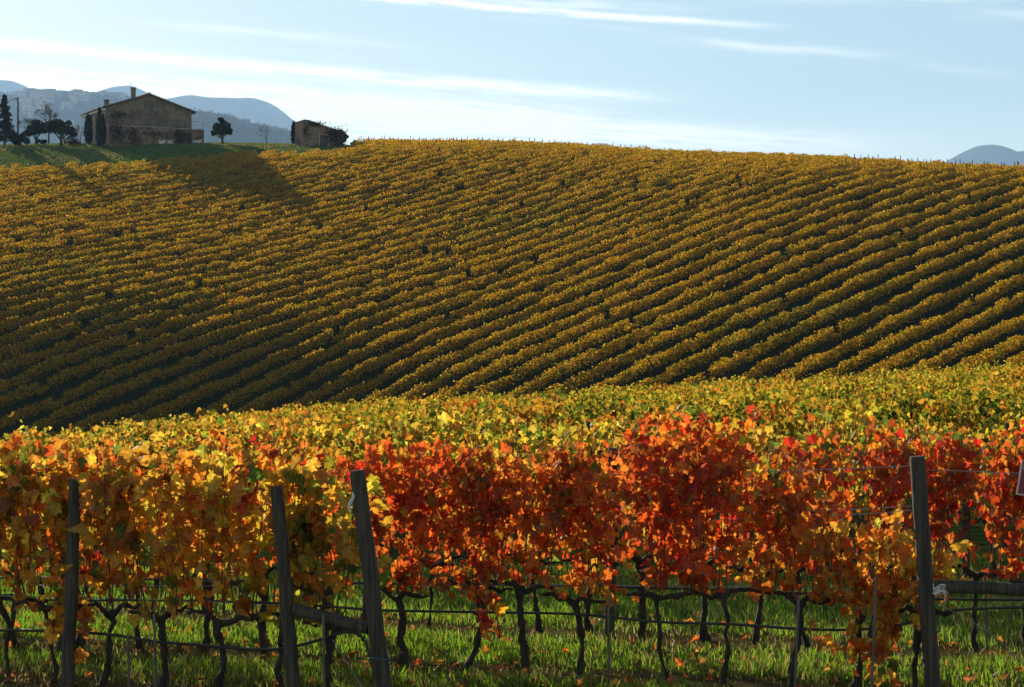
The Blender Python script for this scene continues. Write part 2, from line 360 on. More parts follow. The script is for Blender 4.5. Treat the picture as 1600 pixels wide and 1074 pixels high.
def add_leaves(g, P, size, tip, nrm, col, temps, mat=0):
    n = len(P)
    if n == 0: return
    tip = unit(tip); X = unit(np.cross(tip, nrm)); Z = np.cross(X, tip)
    which = RNG.integers(0, len(temps), n)
    for k, (TV, TF) in enumerate(temps):
        s = np.nonzero(which == k)[0]
        if len(s) == 0: continue
        V = P[s][:,None,:] + size[s][:,None,None]*(TV[None,:,0:1]*X[s][:,None,:]+TV[None,:,1:2]*tip[s][:,None,:]+TV[None,:,2:3]*Z[s][:,None,:])
        m = len(TV); Fc = (TF[None]+(np.arange(len(s))*m)[:,None,None]).reshape(-1, 3)
        cv = np.repeat(col[s][:,None,:], m, axis=1)
        if m > 6:                      # dry, browner patches toward the rim of the larger leaves
            w = np.clip(RNG.normal(.25, .3, (len(s), m, 1)), 0, .85); w[:,0] = 0
            cv = cv*(1-w) + w*(cv*np.array([.62,.5,.6])+.01)
            cv[:,0] *= RNG.uniform(.9, 1.25, (len(s),1))
        g.add(V.reshape(-1,3), Fc, cv.reshape(-1,3), mat)
def rand_dirs(n, down=.6, spread=1.0):
    a = RNG.normal(size=(n,3))*spread; a[:,2] = a[:,2]*.6-down; return a
PAL = dict(gold=(.72,.40,.035), amber=(.70,.29,.025), orange=(.68,.17,.018), red=(.66,.11,.014), crimson=(.54,.035,.014), brown=(.26,.10,.03),
           yg=(.50,.42,.03), lemon=(.72,.56,.06), green=(.14,.22,.02), dark=(.09,.12,.02), rust=(.42,.12,.02))
def pick(n, weights):
    ks = list(weights); p = np.array([weights[k] for k in ks], float); p /= p.sum()
    C = np.array([PAL[k] for k in ks])[RNG.choice(len(ks), n, p=p)]
    j = np.exp(RNG.normal(0, .18, (n,1)))*np.exp(RNG.normal(0, .10, (n,3)))
    return np.clip(C*j, .004, .9)
def blend(wa, wb, t):
    ks = set(wa)|set(wb); return {k: wa.get(k,0)*(1-t)+wb.get(k,0)*t for k in ks}
def pal_along(stops, u):
    us = [s[0] for s in stops]
    if u <= us[0]: return stops[0][1]
    if u >= us[-1]: return stops[-1][1]
    i = int(np.searchsorted(us, u))-1; return blend(stops[i][1], stops[i+1][1], (u-us[i])/(us[i+1]-us[i]))
P_GOLD = dict(gold=.52, amber=.22, orange=.06, lemon=.12, green=.05, brown=.02)
P_GOLDG = dict(gold=.32, lemon=.2, yg=.26, green=.14, amber=.08)
P_RED = dict(red=.40, crimson=.16, orange=.24, rust=.14, amber=.08)
P_ORED = dict(orange=.38, red=.17, amber=.22, rust=.10, gold=.10, yg=.03)
P_ORANGE = dict(orange=.44, amber=.26, gold=.14, red=.08, rust=.05, green=.03)
P_YG = dict(yg=.44, lemon=.16, gold=.20, green=.16, amber=.06)
PAL_A = [(0, dict(gold=.46, amber=.22, orange=.09, green=.1, yg=.08, lemon=.06)), (160, P_GOLD), (380, P_GOLD), (460, P_GOLDG), (560, P_GOLDG)]
PAL_B = [(0, P_RED), (160, P_RED), (300, P_ORANGE), (500, P_RED), (590, P_ORED), (680, P_RED), (760, P_ORED), (820, P_ORANGE), (930, P_ORED), (1050, P_RED), (1160, P_ORED), (1240, P_ORANGE), (1300, P_ORANGE), (1345, dict(gold=.4, amber=.3, orange=.2, lemon=.1)), (1400, P_GOLD)]
PAL_C = [(0, P_RED), (200, P_RED), (700, P_RED), (900, P_ORED), (1150, P_RED), (1300, P_ORED), (1420, dict(rust=.34, red=.3, crimson=.16, orange=.14, green=.08)), (1700, P_RED)]
PAL_D = [(0, P_YG), (250, P_GOLDG), (420, P_GOLD), (520, P_YG), (700, P_GOLDG), (900, P_YG), (1050, P_GOLD), (1250, P_YG), (1500, P_GOLD)]

def row_pt(d0, u):
    t = (u-800)/F; D = d0/(1+.35*t); return t*D, D
RD = unit(np.array([1., -.35, 0.]))              # near rows run this way
RN = np.array([-RD[1], RD[0], 0.])               # away from the camera
D_A, D_B, D_C, D_D = 15.4, 17.45, 19.9, 26.3

def make_vine(x, y, weights, label, group, top=2.0, low=.75, shoots=9, per=24, leaf=(.085,.15), temps=HI, hang=0, seed=0, spread=.30, cordon=True, dens=1.0, extra=60, lowk=.45, hz2=(.22,.6), hn=(9,16)):
    rg = np.random.default_rng(1000+seed)
    z0 = h1(x, y)
    root = empty('grapevine', (x, y, z0), label, 'grapevine', group)
    # trunk: crooked, tapering, gnarled
    hz = np.array([-.06, .04, .14, .26, .38, .5, .6, .70]); hz[1:] *= rg.uniform(.88, 1.1); w = np.cumsum(rg.normal(0, .024, (8,2)), 0); w -= w[0]; lean = rg.normal(0, .05)
    P = np.stack([w[:,0]+lean*hz, w[:,1]*.7, hz], -1)
    r = np.interp(hz, [0,.1,.5,.7], [.038,.025,.022,.036])*rg.uniform(.65,1.3)*(1+rg.normal(0,.16,8))
    g = G(); zz = np.linspace(0, 1, 22); P2 = np.stack([np.interp(zz*(hz[-1]+.06)-.06, hz, P[:,i]) for i in range(3)], -1); r2 = np.interp(zz*(hz[-1]+.06)-.06, hz, r)*(1+rg.normal(0, .10, 22))
    g.tube(P2, r2, 9, mat=0); V = g.V[0].reshape(22, 9, 3); tw = np.sin(np.arange(9)[None]*2.1+np.arange(22)[:,None]*.45+seed)*.14+rg.normal(0, .11, (22,9))
    V += (V-P2[:,None,:].astype(np.float32))*tw[...,None].astype(np.float32)
    for q in range(3):                 # strips of loose bark
        k0 = rg.integers(2, 14); a = rg.uniform(0, 6.28); L = np.arange(k0, k0+6); B = P2[L]+np.stack([np.cos(a+0*L), np.sin(a+0*L), 0*L], -1)*(r2[L]*(1.05+.25*np.abs(np.arange(6)-2.5)/2.5))[:,None]
        g.tube(B, .0045, 3)
    g.build('trunk', M_BARK, root)
    head = P[-1]
    if cordon:
        g = G()
        for s in (-1, 1):
            q = np.linspace(0, 1, 6)
            C = head[None] + np.outer(q*s*.30, RD) + np.stack([0*q, rg.normal(0,.012,6), np.sin(q*2.2)*rg.uniform(-.02,.08)+rg.normal(0,.018,6)], -1)
            C[0] = head-np.array([0,0,.03])
            g.tube(C, np.linspace(.028, .014, 6)*(1+rg.normal(0,.2,6)), 6)
        g.build('cordon', M_BARK, root)
    g = G(); LP = []; LT = []
    for k in range(shoots):
        s0 = rg.uniform(-.34, .34); b = head*np.array([0,0,1]) + RD*s0 + np.array([0,0,rg.uniform(-.02,.06)])
        ht = top*rg.uniform(.86, 1.04)-b[2]; lat = rg.normal(0, .16); along = rg.normal(0, .12)
        q = np.linspace(0, 1, 9)
        C = b + np.outer(q*ht, (0,0,1)) + np.outer(lat*np.sin(q*1.8), RN) + np.outer(along*q, RD)
        C[:,2] -= .12*np.clip(q-.8, 0, 1)**1*rg.uniform(0, 3)
        C += np.cumsum(rg.normal(0, .012, (9,3)), 0)
        g.tube(C, np.linspace(.0055, .002, 9), 4, mat=1, caps=False)
        n = int(per*dens*ht/1.2)
        tq = rg.uniform(.05, 1.0, n); keep = (tq > .45) | (rg.random(n) < lowk); tq = tq[keep]
        pts = np.stack([np.interp(tq, q, C[:,i]) for i in range(3)], -1)
        off = rg.normal(size=(len(tq),3))*np.array([.07,.07,.05])
        LP.append(pts+off); LT.append(off*2+rand_dirs(len(tq), .75, .35))
    n = int(extra*dens)                                      # side shoots that fill the trellis
    e = np.stack([rg.uniform(-spread-.06, spread+.06, n), rg.normal(0, .16, n), rg.triangular(low-.02, top*.78, top*.99, n)], -1)
    LP.append(np.outer(e[:,0], RD)+np.outer(e[:,1], RN)+np.outer(e[:,2], (0,0,1))); LT.append(rand_dirs(n, .7, .5))
    for k in range(hang):                                    # shoots that hang out of the canopy
        s0 = rg.uniform(-.3, .3); side = -rg.uniform(.05, .3); zt = rg.uniform(.75, 1.1); zb = rg.uniform(*hz2)
        q = np.linspace(0, 1, 7)
        C = np.outer(s0+q*rg.normal(0,.12), RD) + np.outer(side*np.sqrt(q), RN) + np.outer(zt+(zb-zt)*q**1.3, (0,0,1))
        g.tube(C, np.linspace(.004, .002, 7), 4, mat=1, caps=False)
        n = rg.integers(*hn); tq = rg.uniform(.1, 1, n)
        pts = np.stack([np.interp(tq, q, C[:,i]) for i in range(3)], -1)+rg.normal(0, .035, (n,3))
        LP.append(pts); LT.append(rand_dirs(n, .9, .35))
    LP = np.concatenate(LP); LT = np.concatenate(LT); n = len(LP)
    nr = RNG.normal(size=(n,3))*np.array([.7,.7,.45]) + RN*RNG.choice([-1,1], (n,1))*.3
    add_leaves(g, LP, RNG.uniform(leaf[0], leaf[1], n)*RNG.choice([.75,1,1.1], n), LT, nr, pick(n, weights), temps)
    g.build('foliage', [M_LEAF, M_CANE], root)
    return root

COLOUR_WORD = lambda w: {'gold':'golden','amber':'amber','orange':'orange','red':'red','yg':'yellow-green','lemon':'yellow-green','rust':'rust red','crimson':'red','green':'green','brown':'brown'}[max(w, key=w.get)]
us_a = [-85, 10, 85, 160, 250, 345, 425, 505]
for i, u in enumerate(us_a):
    x, y = row_pt(D_A, u); w = pal_along(PAL_A, u); k = len(us_a)-i
    make_vine(x, y, w, f'{COLOUR_WORD(w)} grapevine of the nearest left row, {nth(k)} trunk left of the leaning braced post', 'grapevines of the nearest left row',
              top=2.05 if u < 440 else 1.95, low=.7, shoots=10, per=29, leaf=(.075,.14), hang=2 if u == 160 else 0, seed=i, dens=.95, lowk=.3, extra=50)
us_b = [-70, 30, 125, 222, 318, 412, 515, 630, 725, 815, 910, 1040, 1130, 1240, 1340, 1425]
nb = len([u for u in us_b if u > 590])
for i, u in enumerate(us_b):
    x, y = row_pt(D_B, u); w = pal_along(PAL_B, u)
    if u > 590: lab = f'{COLOUR_WORD(w)} grapevine of the front row, {nth(i-6)} trunk right of the leaning braced post'
    else: lab = f'{COLOUR_WORD(w)} grapevine behind the nearest left row, {nth(7-i)} trunk left of the leaning post'
    top = {630:1.98, 725:2.0, 815:1.98, 910:2.08, 1040:2.2, 1130:2.34, 1240:1.95, 1340:1.55, 1425:1.28}.get(u, 1.95)
    make_vine(x, y, w, lab, 'grapevines of the front row', top=top, shoots=11, per=38, leaf=(.062,.118), seed=20+i, hang={725:2,1340:5,1425:4}.get(u, 0), hz2=(.04,.4) if u > 1300 else (.25,.4), hn=(14,22) if u > 1300 else (12,18),
              dens=.62 if u < 560 else (.7 if u > 1300 else .95), extra=70, spread=.34)
us_c = list(range(-196, 1830, 86))
for i, u in enumerate(us_c):
    x, y = row_pt(D_C, u+RNG.uniform(-9, 9)); w = pal_along(PAL_C, u)
    if u > 1470: lab = f'{COLOUR_WORD(w)} grapevine behind the horizontal brace rail, {nth(sum(1 for q in us_c if 1470 < q <= u))} trunk right of the right post'
    else: lab = f'{COLOUR_WORD(w)} grapevine of the row behind the front row, {nth(i+1)} trunk counted from the left'
    make_vine(x, y, w, lab, 'grapevines of the row behind the front row', top=float(np.interp(u, [0,500,800,1100,1400,1700], [1.68,1.72,1.85,2.0,2.1,2.15]))+.06*math.sin(u*.021), per=34, shoots=9, temps=MID, leaf=(.06,.115), seed=60+i, dens=.6 if u < 600 else (.82 if u < 1380 else 1.05), extra=55)
us_d = list(range(-186, 1820, 76))
for i, u in enumerate(us_d):
    x, y = row_pt(D_D, u+RNG.uniform(-9, 9)); w = pal_along(PAL_D, u)
    make_vine(x, y, w, f'{COLOUR_WORD(w)} grapevine two rows behind the front row, {nth(i+1)} one counted from the left', 'grapevines two rows behind the front row',
              top=1.95+.1*math.sin(u*.02), per=30, shoots=9, temps=MID, leaf=(.065,.12), seed=100+i, extra=60)

# ------------------------------------------------------------------ the rest of the near field: one object per row
def near_row(k, d0):
    dmean = d0; half = .30*dmean+6
    xs0, xs1 = -half-3, half
    L = xs1-xs0; dens = 430 if d0 < 36 else (320 if d0 < 55 else 240)
    n = int(L*dens)
    s = RNG.uniform(xs0, xs1, n); off = RNG.normal(0, .17, n)
    x = s - .33*off*0; y = d0-.35*s
    vid = np.floor(s/.75).astype(int); hv = .86+.28*np.random.default_rng(k).random(4000)[(vid+2000) % 4000]
    h = np.where(RNG.random(n) < .8, RNG.triangular(1.0, 1.6, 1.95, n), RNG.uniform(.65, 1.4, n))*hv
    P = np.stack([x+RN[0]*off, y+RN[1]*off, 0*x], -1); P[:,2] = H(P[:,0], P[:,1])+h
    root = empty('vine_row', (0, d0, h1(0, d0)), f'yellow-green vine row in the near field, {nth(k)} row behind the red front vines', 'vine row', 'yellow-green vine rows of the near field')
    patch = wob2(P[:,0], P[:,1]*.8, .42, 3.1)
    C = pick(n, P_YG)
    gr = pick(n, dict(green=.5, yg=.4, dark=.1)); C = np.where((wob2(P[:,0], P[:,1], .9, k*1.3) > .45)[:,None], gr, C)
    orr = pick(n, P_ORED); C = np.where(((patch > .62) & (RNG.random(n) < .7))[:,None], orr, C)
    gl = pick(n, P_GOLD); C = np.where(((patch < -.35) & (RNG.random(n) < .7))[:,None], gl, C)
    C = C*np.array([.80,.76,.8])
    size = RNG.uniform(.062, .112, n)*(1 if d0 < 45 else 1.2)
    nr = RNG.normal(size=(n,3))*np.array([.6,.6,.4])+RN*RNG.choice([-1,1], (n,1))*.4
    g = G(); P0 = np.array(root.location)
    add_leaves(g, P-P0, size, rand_dirs(n, .6, .55), nr, C, MID if d0 < 40 else LOW)
    g.build('foliage', M_FAR, root)
    if k in (1, 3, 5, 8):
        for q in np.arange(xs0+1.5+.7*(k % 3), xs1, 5.5):
            if abs(q) > .28*d0: continue
            yy = d0-.35*q; g2 = G(); g2.tube([(0,0,-.1),(.02,0,1.0),(.03,0,1.78)], [.035,.034,.032], 6)
            g2.build('trellis_post', M_POST, root, (q, yy-d0, h1(q, yy)-P0[2]))
d = D_D+2.5; k = 1
while d < 92:
    near_row(k, d); d += 2.45; k += 1

# ------------------------------------------------------------------ the hillside rows
K = 1.3; RDH = np.array([1, K])/math.hypot(1, K); RNH = np.array([K, -1])/math.hypot(1, K)
def hill_rows():
    cs = np.arange(-46, -270, -2.85); cnt = 0
    for c in cs:
        sg = np.arange(40, 520, .5)
        X = RNH[0]*c+RDH[0]*sg; Y = RNH[1]*c+RDH[1]*sg; U = 800+F*X/Y
        ok = (Y > 122) & (Y < border(U)) & (U > -160-14*F/Y*1.0) & (U < 1690)
        if ok.sum() < 8: continue
        s = sg[ok]; n_m = len(s)*.5
        # thinner outside the frame
        vis = (U[ok] > -40) & (U[ok] < 1650) & (Y[ok] > 132)
        dens = np.where(vis, np.interp(Y[ok], [130, 180, 250, 320], [165, 145, 120, 105]), 22)*.5
        cntp = RNG.poisson(dens)
        S = np.repeat(s, cntp)+RNG.uniform(-.25, .25, cntp.sum()); n = len(S)
        if n < 30: continue
        vis_n = np.repeat(vis, cntp)
        vid = np.floor(S/1.05).astype(int); vr = np.random.default_rng(int(-c*10)).random((4000, 3))[(vid+500) % 4000]
        hv = .86+.24*vr[:,0]+.07*np.sin(S*.37+c)+.05*np.sin(S*.93+2*c); hv = np.where(vr[:,1] < .014, .45, hv)
        off = RNG.normal(0, .115, n)+.10*np.sin(S*.21+c)
        h = (.24+1.0*RNG.beta(1.9, 1.3, n))*hv
        X = RNH[0]*(c+off)+RDH[0]*S; Y = RNH[1]*(c+off)+RDH[1]*S
        Z = H(X, Y); P = np.stack([X, Y, Z+h], -1)
        i0 = 0
        base = (RNH[0]*c+RDH[0]*s[0], RNH[1]*c+RDH[1]*s[0]); P0 = np.array([base[0], base[1], h1(*base)])
        cnt += 1
        root = empty('vine_row', tuple(P0), f'golden hillside vine row, {nth(cnt)} counted up from the lower right corner of the hill', 'vine row', 'golden vine rows of the far hillside')
        # colour: golden with greener vines and patches
        C = pick(n, dict(gold=.60, amber=.20, yg=.16, brown=.04))*np.array([.84,.86,.48])
        gr = pick(n, dict(yg=.5, green=.4, gold=.1))*.8; pg = wob2(X, Y, .085, 5)*.5+.5
        isg = RNG.random(n) < .07+.55*np.clip((pg-.62)*2.6, 0, 1)*(vr[:,2] < .7)+.35*(vr[:,2] > .95)
        C = np.where(isg[:,None], gr, C)
        size = RNG.uniform(.115, .19, n)*np.interp(Y, [130, 320], [.95, 1.2])*np.where(vis_n, 1, 1.9)
        nr = RNG.normal(size=(n,3))
        g = G(); add_leaves(g, P-P0, size, rand_dirs(n, .4, .7), nr, C, LOW)
        g.build('foliage', M_FAR, root)
        # trellis posts that stand out against the sky along the crest
        e = s[-1]; Ue = 800+F*(RNH[0]*c+RDH[0]*e)/(RNH[1]*c+RDH[1]*e)
        for q in np.arange(e-70, e, 4.6):
            x, y = RNH[0]*c+RDH[0]*q, RNH[1]*c+RDH[1]*q; uu = 800+F*x/y
            if 560 < uu < 1640 and y > 215:
                g2 = G(); hh = RNG.uniform(1.35, 1.75); g2.tube([(0,0,-.1),(RNG.normal(0,.03),0,hh)], [.055,.05], 5)
                g2.build('trellis_post', M_POST, root, (x-P0[0], y-P0[1], h1(x, y)-P0[2]))
hill_rows()

# ------------------------------------------------------------------ posts, braces, hoses, wires, sign
def post(name, p0, p1, r, label, extra=None, cat='post', sides=14):
    p0 = np.array(p0, float); p1 = np.array(p1, float); L = np.linalg.norm(p1-p0)
    q = np.concatenate([[0, .01], np.linspace(.04, .985, 10), [1.0]]); rg = np.random.default_rng(int(abs(p0[0])*1000)+3)
    P = (p1-p0)[None]*q[:,None]; P += rg.normal(0, .0035, P.shape)*(q*(1-q)*4)[:,None]
    R = np.interp(q, [0, 1], [r, r*.93])*(1+rg.normal(0, .015, len(q))); R[-1] = r*.84; R[0] = r*.97
    g = G(); g.tube(P, R, sides)
    o = g.build(name, M_POST, None, tuple(p0)); tag(o, label, cat); return o
def ground_at(u, d0, du=0):
    x, y = row_pt(d0-(.36 if d0 < 18 else 0), u); return np.array([x, y, h1(x, y)-.12])
def toph(u, v, y): return pix(u, v, y)
# P1 far left, P2 behind brace, P3 leaning, P4 right
x, y = row_pt(D_A-.36, 106); post('trellis_post', ground_at(104, D_A), pix(118, 748, y+.1), .055, 'dark wooden trellis post at far left among golden leaves')
x, y = row_pt(D_B, 100); post('trellis_post', ground_at(96, D_B), pix(103, 748, y+.0), .05, 'wooden trellis post just behind the far left one')
x, y = row_pt(D_A-.36, 462); p2b = ground_at(464, D_A); p2t = pix(432, 760, y+.05); post('trellis_post', p2b, p2t, .055, 'leaning wooden post left of the short brace rail, yellow leaves at its top')
x, y = row_pt(D_A-.36, 604); p3b = ground_at(608, D_A); p3t = pix(558, 735, y+.05); post('end_post', p3b, p3t, .066, 'thick leaning end post right of the short brace rail')
x, y = row_pt(D_B-.36, 1455); p4b = ground_at(1461, D_B); p4t = pix(1433, 713, y+.02); post('end_post', p4b, p4t, .065, 'bare wooden end post at right carrying the long brace rail')
x, y = row_pt(D_B-.36, 1760); p5b = ground_at(1765, D_B); p5t = pix(1752, 700, y+.02)
x, y = row_pt(D_B, 955); 
pA = lambda u, v, d0: pix(u, v, row_pt(d0, u)[1])
post('trellis_post', ground_at(952, D_C), pA(958, 700, D_C), .052, 'wooden trellis post behind the front row near its middle')
post('trellis_post', ground_at(515, D_C), pA(505, 720, D_C), .06, 'dark wooden post behind the short brace rail')
post('trellis_post', ground_at(1510, D_D), pA(1508, 700, D_D), .05, 'wooden post hidden in red leaves behind the long brace rail')
def rail(name, a, b, r, label):
    a = np.array(a); b = np.array(b); q = np.linspace(0, 1, 8); rg = np.random.default_rng(5)
    P = (b-a)[None]*q[:,None]+rg.normal(0, .003, (8,3)); g = G(); g.tube(P, r*(1+rg.normal(0,.02,8)), 12)
    return tag(g.build(name, M_POST, None, tuple(a)), label, 'brace rail')
def on_post(pb, pt, v):          # point of a post's axis at image height v
    f = np.linspace(0, 1, 400)[:,None]; P = pb+(pt-pb)*f; vv = 537-(P[:,2]-CZ)/P[:,1]*F
    return P[np.argmin(abs(vv-v))]
a = on_post(p2b, p2t, 950); b = on_post(p3b, p3t, 985); dv = unit(b-a)
rail('brace_rail', a+dv*.06, b-dv*.07, .05, 'short weathered brace rail slanting between the two leaning posts')
a = on_post(p4b, p4t, 916); b = on_post(p5b, p5t, 926); dv = unit(b-a)
rail('brace_rail', a+dv*.072, b, .052, 'long horizontal brace rail from the right end post to the edge')
post('end_post', p5b, p5t, .07, 'wooden post outside the right edge holding the brace rail and sign')
def strand(name, pts, r, m, label, cat, sides=7, sub=6, parent=None):
    pts = np.array(pts); n = len(pts); q = np.linspace(0, n-1, (n-1)*sub+1)
    i = np.clip(q.astype(int), 0, n-2); t = (q-i)[:,None]; tang = np.gradient(pts, axis=0)
    P = (2*t**3-3*t**2+1)*pts[i]+(t**3-2*t**2+t)*tang[i]+(-2*t**3+3*t**2)*pts[i+1]+(t**3-t**2)*tang[i+1]
    o0 = P[0].copy(); g = G(); g.tube(P-o0, r, sides); o = g.build(name, m, parent, tuple(o0))
    return tag(o, label, cat) if label else o
hA = [(-90,984),(0,985),(95,986),(150,990),(190,994),(245,1003),(310,1008),(400,1015),(450,1012),(500,1000),(530,990),(552,988),(570,1002),(582,1040),(590,1085)]
strand('drip_hose', [pix(u, v, row_pt(D_A, u)[1]-.09) for u, v in hA], .0125, M_HOSE, 'black drip hose of the nearest left row, bending down at the leaning post', 'hose', 8)
hB = [(-60,936),(130,938),(300,939),(440,943),(540,950),(600,954),(760,957),(900,960),(1030,972),(1150,976),(1250,983),(1340,984),(1410,976),(1480,956),(1540,951),(1620,949),(1760,950)]
strand('drip_hose', [pix(u, v, row_pt(D_B, u)[1]-.10) for u, v in hB], .0115, M_HOSE, 'black drip hose of the front row, dipping before the right end post', 'hose', 8)
strand('drip_hose', [pix(u, v, row_pt(D_C, u)[1]-.07) for u, v in [(-60,902),(300,906),(600,912),(900,916),(1200,925),(1450,936),(1640,938)]], .0115, M_HOSE, 'thin black drip hose crossing the row behind the front row', 'hose')
for lab, d0, pts in [
    ('upper wire from the right end post out to the red sign', D_B, [(1437,734),(1520,737),(1592,740),(1750,744)]),
    ('top trellis wire of the front row ending at the right post', D_B, [(-60,772),(300,765),(700,746),(1100,740),(1437,728)]),
    ('twisted trellis wire halfway up the front row at the right post', D_B, [(560,812),(900,806),(1290,798),(1370,794),(1440,790)]),
    ('lower of two close trellis wires at the right post', D_B, [(560,826),(900,820),(1290,806),(1370,802),(1441,796)]),
    ('low trellis wire of the front row above the drip hose', D_B, [(-60,914),(400,916),(900,915),(1200,918),(1455,920)]),
    ('top trellis wire of the nearest left row', D_A, [(-60,790),(200,794),(435,800),(562,775)]),
    ('low trellis wire of the nearest left row', D_A, [(-60,930),(200,936),(450,946)])]:
    strand('trellis_wire', [pix(u, v, row_pt(d0, u)[1]) for u, v in pts], .0035, M_WIRE, lab, 'wire', 5)
# guy wires
g0 = on_post(p3b, p3t, 990); strand('guy_wire', [pix(520, 1000, g0[1]-.1), pix(545, 1040, g0[1]-.25), pix(572, 1085, g0[1]-.4)], .003, M_WIRE, 'slanting guy wire left of the leaning end post foot', 'wire', 5)
g4 = on_post(p4b, p4t, 935); strand('guy_wire', [g4, pix(1540, 985, g4[1]+.1), pix(1640, 1075, g4[1]+.2)], .003, M_WIRE, 'slanting guy wire running right from the right end post', 'wire', 5)
# ties
def knot(p, r, m, name, label, seed, squash=(1,1,1)):
    rg = np.random.default_rng(seed); q = np.linspace(0, 1, 26)
    g = G()
    for k in range(3):
        a = q*2*math.pi*(1.2+.5*k)+k; P = np.stack([np.cos(a)*r*(1+.1*k), np.sin(a)*r*.7, (q-.5)*r*1.4+.25*r*np.sin(3*a)], -1)*np.array(squash)
        g.tube(P, .007, 6)
    g.tube([(0,-r*.6,0),(r*.6,-r*.8,-r*.8),(r*.4,-r*.8,-r*1.9)], [.008,.007,.005], 6)
    return tag(g.build(name, m, None, tuple(p)), label, 'twine')
b = on_post(p4b, p4t, 916)+unit(np.array([1,-.35,0]))*.11
knot(b+np.array([0,-.03,-.02]), .05, M_ROPE, 'twine_knot', 'white twine knotted round the end of the long brace rail', 3)
g = G(); rg = np.random.default_rng(3)
b = on_post(p3b, p3t, 782)
q = np.linspace(0, 1, 8); g.tube(np.stack([-.06-.02*q+.012*np.sin(q*7), -.07-.0*q, .07-.16*q], -1), .004+.011*np.sin(q*3.1), 6)
tag(g.build('plastic_strip', M_ROPE, None, tuple(b)), 'white plastic strip hanging on the top of the leaning end post', 'strip')
b = on_post(p3b, p3t, 1028); g = G(); a = np.linspace(0, 2*math.pi, 19); g.tube(np.stack([np.cos(a)*.079, np.sin(a)*.079, .006*np.sin(a*2)], -1), .007, 6, caps=False)
tag(g.build('green_tie', M_TIE, None, tuple(b)), 'green plastic tie round the foot of the leaning end post', 'tie')
# sign on the upper wire
sp = pix(1590, 718, row_pt(D_B, 1600)[1]-.02)
sg = empty('warning_sign', tuple(sp+np.array([.125,0,-.16])), 'dark red sign with pale border hanging on the wire at the right edge', 'sign', rz=math.radians(-8)); sg.rotation_euler[1] = math.radians(9); sg.scale = (.9,1,.86)
g = G(); g.box(-.125,.125,-.002,.002,-.165,.165); g.build('sign_plate', M_RED, sg)
g = G()
for bx in ((-.125,-.112,-.165,.165),(.112,.125,-.165,.165),(-.112,.112,.152,.165),(-.112,.112,-.165,-.152)): g.box(bx[0],bx[1],-.006,.004,bx[2],bx[3])
g.build('sign_border', M_SIGNW, sg)
g = G(); g.box(-.100,.100,-.0045,-.0021,.075,.130); g.build('sign_panel', M_SIGNW, sg)
# stakes beside the trunks
for i, (u, d0, tv, lab) in enumerate([
        (955,D_B,930,'thin pale stake standing between two front trunks right of the middle'),
        (1243,D_B,930,'tall thin stake beside the trunk left of the orange hanging leaves'),(1362,D_B,900,'thin dark stake among hanging golden leaves left of the right end post'),
        (205,D_A,990,'short grey stake between trunks at far left'),(248,D_A,960,'thin stake at the trunk under the far left hose bend'),(510,D_A,960,'pale stake below the short brace rail'),
        (1545,D_C,900,'thin stake behind the long brace rail')]):
    p0 = ground_at(u+RNG.uniform(-3,3), d0)-RN*.05; t = pix(u+RNG.uniform(-8,8), tv, p0[1]); g = G(); g.tube(np.array([p0*0, (t-p0)*.5, t-p0]), .011, 7)
    tag(g.build('vine_stake', M_STAKE, None, tuple(p0)), lab, 'stake', 'thin stakes beside the vines')

